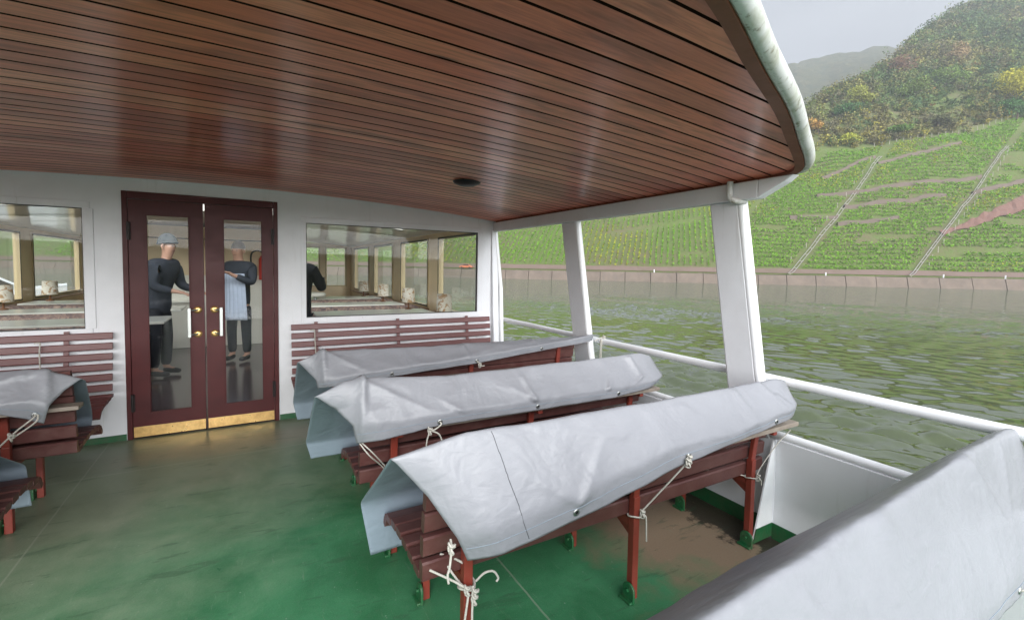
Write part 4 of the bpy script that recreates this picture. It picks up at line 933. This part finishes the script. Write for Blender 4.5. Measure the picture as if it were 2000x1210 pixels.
def btop(a): return np.interp(a,[-200,40,60,78,88,111,140,175,200],[60,60,64,69,75,80,90,106,112])
gaps=[(79,102,59,70,1.1),(100,136,64,79,1.6),(72,88,45,47.5,1.3),(88,128,47.5,55,1.3),(78,111,38,44,1.2),(120,140,46,53,1.6),(59,74,32,33,.9),(72,91,28,32,1.1),(48,56,25,26,1.1),(74,90,20,22,1.2),(95,100,25,26,1.),(90,135,14,16,1.2),(117,150,28,30,1.2),(0,31,23,31,1.5),(22,30,12,13,1.2),(3,34,32,41,1.5),(-60,-25,22,30,1.2)]
def ingap(a,b):
    m_=np.zeros(a.shape,bool)
    for a0,a1,b0,b1,w in gaps: bb=b0+(b1-b0)*(a-a0)/(a1-a0); m_|=(a>a0)&(a<a1)&(np.abs(b-bb)<w)
    for pf,w in ((path1,1.9),(path2,1.6),(path0,1.0)): m_|=np.abs(a-pf(b))<w
    # red slate scar
    m_|=(np.abs(b-(23+.5*(a-98)))<1.6+.05*(a-98))&(a>98)&(a<134)
    m_|=(a>path2(b)+2)&(a<path2(b)+22)&(b>54)&(b<72)&(n2_(a*.2,b*.5)>-.1)
    return m_
PA=[];PB=[];PH=[];SZ=[]
for b in np.arange(7.6,112,2.0):       # contour rows
    a=np.arange(30,225,.30); a=a+rng.uniform(-.1,.1,a.shape); bb=b+fbm(a*.03,a*0+.1)*1.5
    k=(bb<btop(a)-.5)&~ingap(a,bb)&(a>path0(bb))&(rng.random(a.shape)>.03); a,bb=a[k],bb[k]
    for r_ in range(4): PA.append(a+rng.uniform(-.2,.2,a.shape)); PB.append(bb+rng.uniform(-.22,.22,a.shape)); PH.append(rng.uniform(.2,1.25,a.shape)); 
for a0 in np.arange(-230,62,1.7):       # rows running up the slope
    b=np.arange(7.2,60,.36); a=a0+b*.12+rng.uniform(-.1,.1,b.shape)
    k=(a<path0(b))&~ingap(a,b)&(rng.random(a.shape)>.08)&(b<btop(a)); a,b=a[k],b[k]
    for r_ in range(3 if a0>-90 else 2): PA.append(a+rng.uniform(-.2,.2,a.shape)); PB.append(b+rng.uniform(-.3,.3,a.shape)); PH.append(rng.uniform(.25,1.5,a.shape))
PA=np.concatenate(PA);PB=np.concatenate(PB);PH=np.concatenate(PH)
P=np.concatenate([AB(PA,PB),(hgt(PA,PB)+PH)[:,None]],1)
yel=np.clip((fbm(PA*.045+3,PB*.05)+.10+np.where(PA<path0(PB),.28,-.2)+np.where(PA<-12,-.3,0))*2.2,0,1)[:,None]; r1=rng.random((len(PA),1))
gcol=np.array([.125,.27,.014])*(.85+.3*r1); ycol=np.array([.27,.29,.02])*(.7+.5*r1)
pick=(rng.random((len(PA),1))<yel*.8); tint=np.where(pick,ycol,gcol)
org=(fbm(PA*.06+30,PB*.06+4)>.42)&(PA<70)&(rng.random(len(PA))<.6); tint[org]=np.array([.42,.2,.03])
o=quads(P,rng.uniform(.34,.62,len(P)),tint,'vineyard_rows'); o['kind']='stuff'
print('vines',len(P))

# terrace walls, scar, tracks
for i,(a0,a1,b0,b1,w) in enumerate(gaps[:8]):
    mb=MB(); G=[]
    for a in np.linspace(a0,a1,int((a1-a0)/2)+2):
        b=b0+(b1-b0)*(a-a0)/(a1-a0)+float(fbm(a*.2,i))*.5; z=float(hgt(a,b)); h_=.9+.5*float(fbm(a*.3,i+5))
        G.append([(*AB(a,b-.5),z-.7),(*AB(a,b-.35),z+h_),(*AB(a,b+.5),z+h_+.1),(*AB(a,b+.9),z+.1)])
    mb.sheet(G,False); mid=AB((a0+a1)/2,(b0+b1)/2)
    tag(obj('terrace_wall',mb,M['stonewall'],base=(float(mid[0]),float(mid[1]),float(hgt((a0+a1)/2,(b0+b1)/2)))),['highest terrace wall at the right edge of the vineyard','upper terrace wall left of the vineyard track','second terrace wall right of the vineyard track','long terrace wall crossing the middle of the vineyard','terrace wall below the long one, to the right','short low terrace wall left of the track','short terrace wall right of the track, mid slope','small terrace wall low on the slope at left of the track'][i],'terrace wall','terrace walls in the vineyard')
mb=MB(); G=[]
for a in np.linspace(98,134,30):
    bc=23+.5*(a-98); w=.8+.05*(a-98)+float(fbm(a*.4,1))*.8; G.append([(*AB(a,bc+u*w),float(hgt(a,bc+u*w))+.45+.5*float(fbm(a*.6,u*2))) for u in (-1,-.4,.3,1)])
mb.sheet(G,False); struct(obj('bare_red_slope',mb,M['redsoil']))
def track(pf,b0,b1,label,w=.9):
    mid=(b0+b1)/2; c=(*map(float,AB(pf(mid),mid)),float(hgt(pf(mid),mid))); t=thing('slope_track',label,'track',c,'service tracks climbing the vineyard')
    bs=np.arange(b0,b1,1.5)
    for d in (-w/2,w/2):
        mb=MB(); mb.tube([(*AB(pf(b)+d,b),float(hgt(pf(b)+d,b))+.55) for b in bs],.09,6); obj('rail',mb,M['track'],t)
    mb=MB()
    for b in bs[::2]: p=AB(pf(b),b); q_=AB(pf(b)+w*.6,b); r_=AB(pf(b)-w*.6,b); z=float(hgt(pf(b),b)); mb.bar((*r_,z+.45),(*q_,z+.45),.12,.1,(0,0,1)); mb.bar((*p,z-.3),(*p,z+.45),.12,.12)
    obj('sleepers',mb,M['post'],t)
track(path1,4,71,'pale double railed track climbing diagonally through the vineyard'); 
t=track(path2,4,78,'stony path climbing the vineyard at far right',.7)
post=None; k=0
for pf,b0,b1,off in ((path2,8,80,2.2),(path1,10,70,-2.2),(path0,8,50,1.4)):
    for b in np.arange(b0,b1,3.4 if pf is path2 else 7):
        a=pf(b)+off+random.uniform(-.5,.5); c=(*map(float,AB(a,b)),float(hgt(a,b)))
        if post is None:
            post=thing('vine_post','weathered grey post standing along a vineyard path','post',c,'posts along the vineyard paths'); mb=MB(); mb.bar((c[0],c[1],c[2]-.3),(c[0],c[1],c[2]+1.7),.13,.13); obj('stake',mb,M['post'],post)
        else: dup(post,c)
for a in np.arange(106,176,3.1):
    b=float(btop(a))+.8; c=(*map(float,AB(a,b)),float(hgt(a,b))); dup(post,c,'weathered grey post along the upper edge of the vineyard')
# white marker posts on the quay
mk=None
for i,(a,lab) in enumerate(((58,'white marker post on the quay left of the track foot'),(85.5,'white marker post on the quay below the stony path'),(99,'white marker post on the quay near the right edge'),(13,'white marker post on the quay between the two pillars'))):
    c=(*map(float,AB(a,.5)),ZW+QH)
    if mk is None:
        mk=thing('marker_post',lab,'post',c,'white marker posts on the quay'); mb=MB(); mb.bar(c,(c[0],c[1],c[2]+.9),.22,.22); obj('shaft',mb,M['white_gloss'],mk)
    else: dup(mk,c,lab)
def car(a,b,m,label,flip=1):
    ang=math.atan2(dA[1],dA[0]); c=(*map(float,AB(a,b)),ZW+QH+.1)
    t=thing('parked_car',label,'car',c)
    body=[(-2.1,.35),(-2.12,.8),(-1.9,.95),(-1.45,1.0),(-.95,1.42),(.55,1.45),(1.15,1.0),(1.95,.86),(2.12,.6),(2.1,.35)]
    def tr(mb): mb.v=[tuple(Vector((math.cos(ang)*v[0]*flip-math.sin(ang)*v[1],math.sin(ang)*v[0]*flip+math.cos(ang)*v[1],v[2]))+Vector(c)) for v in mb.v]; return mb
    mb=MB(); mb.prism(body,1,-.85,.85); obj('body',tr(mb),m,t,bevel=.08)
    mb=MB(); mb.prism([(-1.3,1.0),(-.88,1.36),(.5,1.38),(.98,1.02)],1,-.87,.87); obj('side_glass',tr(mb),M['carglass'],t)
    for x in (-1.3,1.3):
        for y_ in (-.8,.8):
            mb=MB(); vs=[]
            n=16
            for yy in (y_-.1,y_+.1): vs+=[(x+.33*math.cos(2*math.pi*k_/n),yy,.33+.33*math.sin(2*math.pi*k_/n)) for k_ in range(n)]
            mb.add(vs,[tuple(range(n)),tuple(range(n,2*n))]+[(k_,(k_+1)%n,n+(k_+1)%n,n+k_) for k_ in range(n)]); obj('wheel',tr(mb),M['tyre'],t)
car(-9,2.2,M['car'],'small white car on the riverside road seen between two pillars'); car(-45,2.2,M['carred'],'small orange and white car seen through the cabin window',-1); car(112,3.6,M['car'],'white vehicle at the far right edge of the riverside road')

# ------------------------------------------------------------------ trees
pal=np.array([[.08,.14,.04],[.10,.16,.05],[.16,.20,.05],[.22,.21,.06],[.20,.18,.07],[.15,.14,.075],[.06,.12,.05],[.32,.28,.05]])
def crown_pts(c,rx,rz_,n,seed_dir=None):
    # several lobes, leaf-sized faces in their shells
    L_=rng.integers(4,8); lob=rng.normal(size=(L_,3))*np.array([rx*.42,rx*.42,rz_*.36]); lr=rng.uniform(.42,.66,L_)
    k=rng.integers(0,L_,n); d=rng.normal(size=(n,3)); d/=np.linalg.norm(d,axis=1)[:,None]; rad=rng.uniform(.55,1.08,(n,1))
    return c+lob[k]+d*rad*lr[k][:,None]*np.array([rx,rx,rz_])
bushP=[];bushS=[];bushT=[]
cand=0
A_=rng.uniform(40,345,15000); B_=rng.uniform(60,345,15000)
ok=(B_>btop(A_)+1.5)&(B_<ridge_b(A_)+7)
# thin with distance
A_,B_=A_[ok],B_[ok]; keep=rng.random(len(A_))<np.interp(B_,[60,120,340],[1.0,.75,.35]); A_,B_=A_[keep],B_[keep]
Zc=hgt(A_,B_); XYc=AB(A_,B_)
tn=fbm(A_*.02,B_*.025+3)
for i in range(len(A_)):
    far=B_[i]; big=rng.random()
    rx=(1.0+1.7*big**2+.5*max(0,tn[i]))*(1.0+far/220); rz_=rx*rng.uniform(.7,1.05)
    n=int(np.interp(far,[60,120,340],[75,50,34])*(.6+rx/3))
    c=np.array([XYc[i,0],XYc[i,1],Zc[i]+rz_*.6]); Pp=crown_pts(c,rx,rz_,n)
    u=tn[i]+rng.normal()*.35
    ci=pal[[6,0,1,0,2,3,5,4,5,2][int(np.clip((u+.9)/1.8*10,0,9))]] if B_[i]>110 else pal[[0,2,4,3,5,4,7,3,1,5][int(np.clip((u+.9)/1.8*10,0,9))]]
    if rng.random()<.008: ci=np.array([.30,.17,.06])
    bushP.append(Pp); bushS.append(np.full(n,.62*(.75+far/260))*rng.uniform(.7,1.3,n)); bushT.append(ci*.78*rng.uniform(.8,1.2,(n,1))*rng.uniform(.6,1.35))
o=quads(np.concatenate(bushP),np.concatenate(bushS),np.concatenate(bushT),'hillside_scrub'); o['kind']='stuff'
print('scrub',len(A_),sum(map(len,bushP)))
def tree(a,b,rx,h,col,label,group='distinct trees above the vineyard',n=1500,ls=.7):
    z=float(hgt(a,b)); xy=AB(a,b); c=(float(xy[0]),float(xy[1]),z); t=thing('hillside_tree',label,'tree',c,group)
    mb=MB(); mb.tube([(c[0],c[1],z-1),(c[0]+.2,c[1],z+h*.35),(c[0]+.1,c[1]+.2,z+h*.75)],[.35,.25,.08],8)
    for k_ in range(5):
        an=random.uniform(0,6.28); mb.tube([(c[0]+.2,c[1],z+h*(.3+.07*k_)),(c[0]+math.cos(an)*rx*.6,c[1]+math.sin(an)*rx*.6,z+h*(.5+.08*k_))],[.13,.04],6)
    obj('trunk',mb,M['bark'],t)
    P=crown_pts(np.array([c[0],c[1],z+h*.58]),rx,h*.42,n)
    shade=rng.uniform(.6,1.4,(n,1)); quads(P,rng.uniform(.5,1.2,n)*ls,np.array(col)*shade*.85,'crown',parent=t)
tree(183,121,9,15,(.48,.45,.05),'large yellow tree at the right picture edge above the vineyard',n=4200)
tree(171,103,7,10,(.07,.17,.05),'green tree below the large yellow tree',n=2600)
tree(120,121,6.5,9.5,(.30,.32,.06),'yellow topped green tree in the middle of the scrub slope',n=2600)
tree(108,110,5.5,8,(.06,.14,.045),'dark green tree left of the yellow topped tree',n=2000)
tree(90,93,3.2,6.5,(.50,.30,.08),'small orange tree near the roof edge',n=1200)
tree(138,97,6,6,(.13,.14,.06),'brownish olive spreading bush above the vineyard edge',n=1800)
tree(163,172,7,10,(.24,.14,.09),'reddish brown tree high on the slope',n=2000)
tree(171,146,8,11,(.17,.26,.06),'light green spreading tree high on the slope',n=2600)
tree(145,127,7,9,(.15,.22,.05),'mid green tree in the middle right of the slope',n=2200)
tree(197,182,6.5,11,(.34,.24,.12),'orange tinted tree high on the right slope',n=1800)
tree(97,82,4.6,5,(.36,.38,.05),'low yellow green tree at the top of the vineyard',n=1500)
tree(119,88,5,5.5,(.13,.23,.045),'low green tree just above the vineyard track',n=1500)
# far hill beyond the valley bend
mb=MB(); G=[]
for i,u in enumerate(np.linspace(-1,1,90)):
    row=[]
    for j,v in enumerate(np.linspace(0,1,26)):
        az=R(29.8+33.5+u*24); d=620+v*420; hh=math.sin(math.pi*min(v*1.0,1)*.5)*(385+fbm(u*5,v*3)*28+fbm(u*22,v*14)*9)*(1-.35*u*u)
        row.append((d*math.sin(az),d*math.cos(az),ZW-1+hh))
    G.append(row)
mb.sheet(G); m=mat('far_forest',(.06,.08,.035),.95); q=N(m); p=q.pos(); q.set('Base Color',q.mix(q.g(q.noise(p,.09,6,.75),.35,.7),(.035,.055,.025),(.12,.11,.045))); q.set('Normal',q.bump(q.noise(p,.12,6,.75),8,1)); M['farforest']=m
struct(obj('distant_hill',mb,m))

# ------------------------------------------------------------------ moored boats seen through the port cabin windows
def yacht(loc,rz,label,L_=9,cab=True):
    t=thing('moored_boat',label,'boat',loc,'boats moored beyond the cabin')
    c,s=math.cos(rz),math.sin(rz)
    def tr(mb): mb.v=[(loc[0]+v[0]*c-v[1]*s,loc[1]+v[0]*s+v[1]*c,loc[2]+v[2]) for v in mb.v]; return mb
    G=[]
    for u in np.linspace(0,1,16):
        w=1.5*(1-u**2.6)+.03; x=-L_/2+L_*u; sh=1.2+.5*u*u; G.append([(x,-w,sh),(x,-w*.85,.4),(x,-.05,-.4),(x,.05,-.4),(x,w*.85,.4),(x,w,sh),(x,0,sh+.12),(x,-w,sh)])
    mb=MB(); mb.sheet(G,False); obj('hull',tr(mb),M['hullwhite'],t)
    mb=MB(); mb.prism([(-2.2,1.3),(-1.9,2.3),(.8,2.35),(2.2,1.5)],1,-1.05,1.05); obj('superstructure',tr(mb),M['hullwhite'],t,bevel=.08)
    mb=MB(); mb.prism([(-1.7,1.75),(-1.55,2.15),(.75,2.2),(1.5,1.75)],1,-1.07,1.07); obj('windows',tr(mb),M['carglass'],t)
    mb=MB(); mb.prism([(-4.3,1.32),(-4.2,1.9),(-2.25,2.25),(-2.25,1.32)],1,-1.3,1.3); obj('cockpit_cover',tr(mb),M['bluetarp'],t,bevel=.1)
    return t
yacht((-9.5,27,ZW),R(15),'white motor boat moored ahead, seen through the left cabin window'); yacht((-15,42,ZW),R(35),'second white motor boat farther away through the left window')
yacht((-7,-16,ZW),R(-10),'white motor boat behind the camera, reflected in the door glass')

# haze
mb=MB(); mb.box((-660,-400,ZW-25),(1250,1250,430)); hz_=obj('haze',mb,mat('tmp',(1,1,1))); hz_['kind']='stuff'
m=bpy.data.materials.new('haze_air'); m.use_nodes=True; t=m.node_tree; t.nodes.clear(); o=t.nodes.new('ShaderNodeOutputMaterial'); v=t.nodes.new('ShaderNodeVolumePrincipled')
v.inputs['Color'].default_value=(.86,.9,.96,1); v.inputs['Density'].default_value=.00055; v.inputs['Anisotropy'].default_value=.2; t.links.new(v.outputs[0],o.inputs['Volume'])
hz_.data.materials.clear(); hz_.data.materials.append(m); hz_.display_type='WIRE'
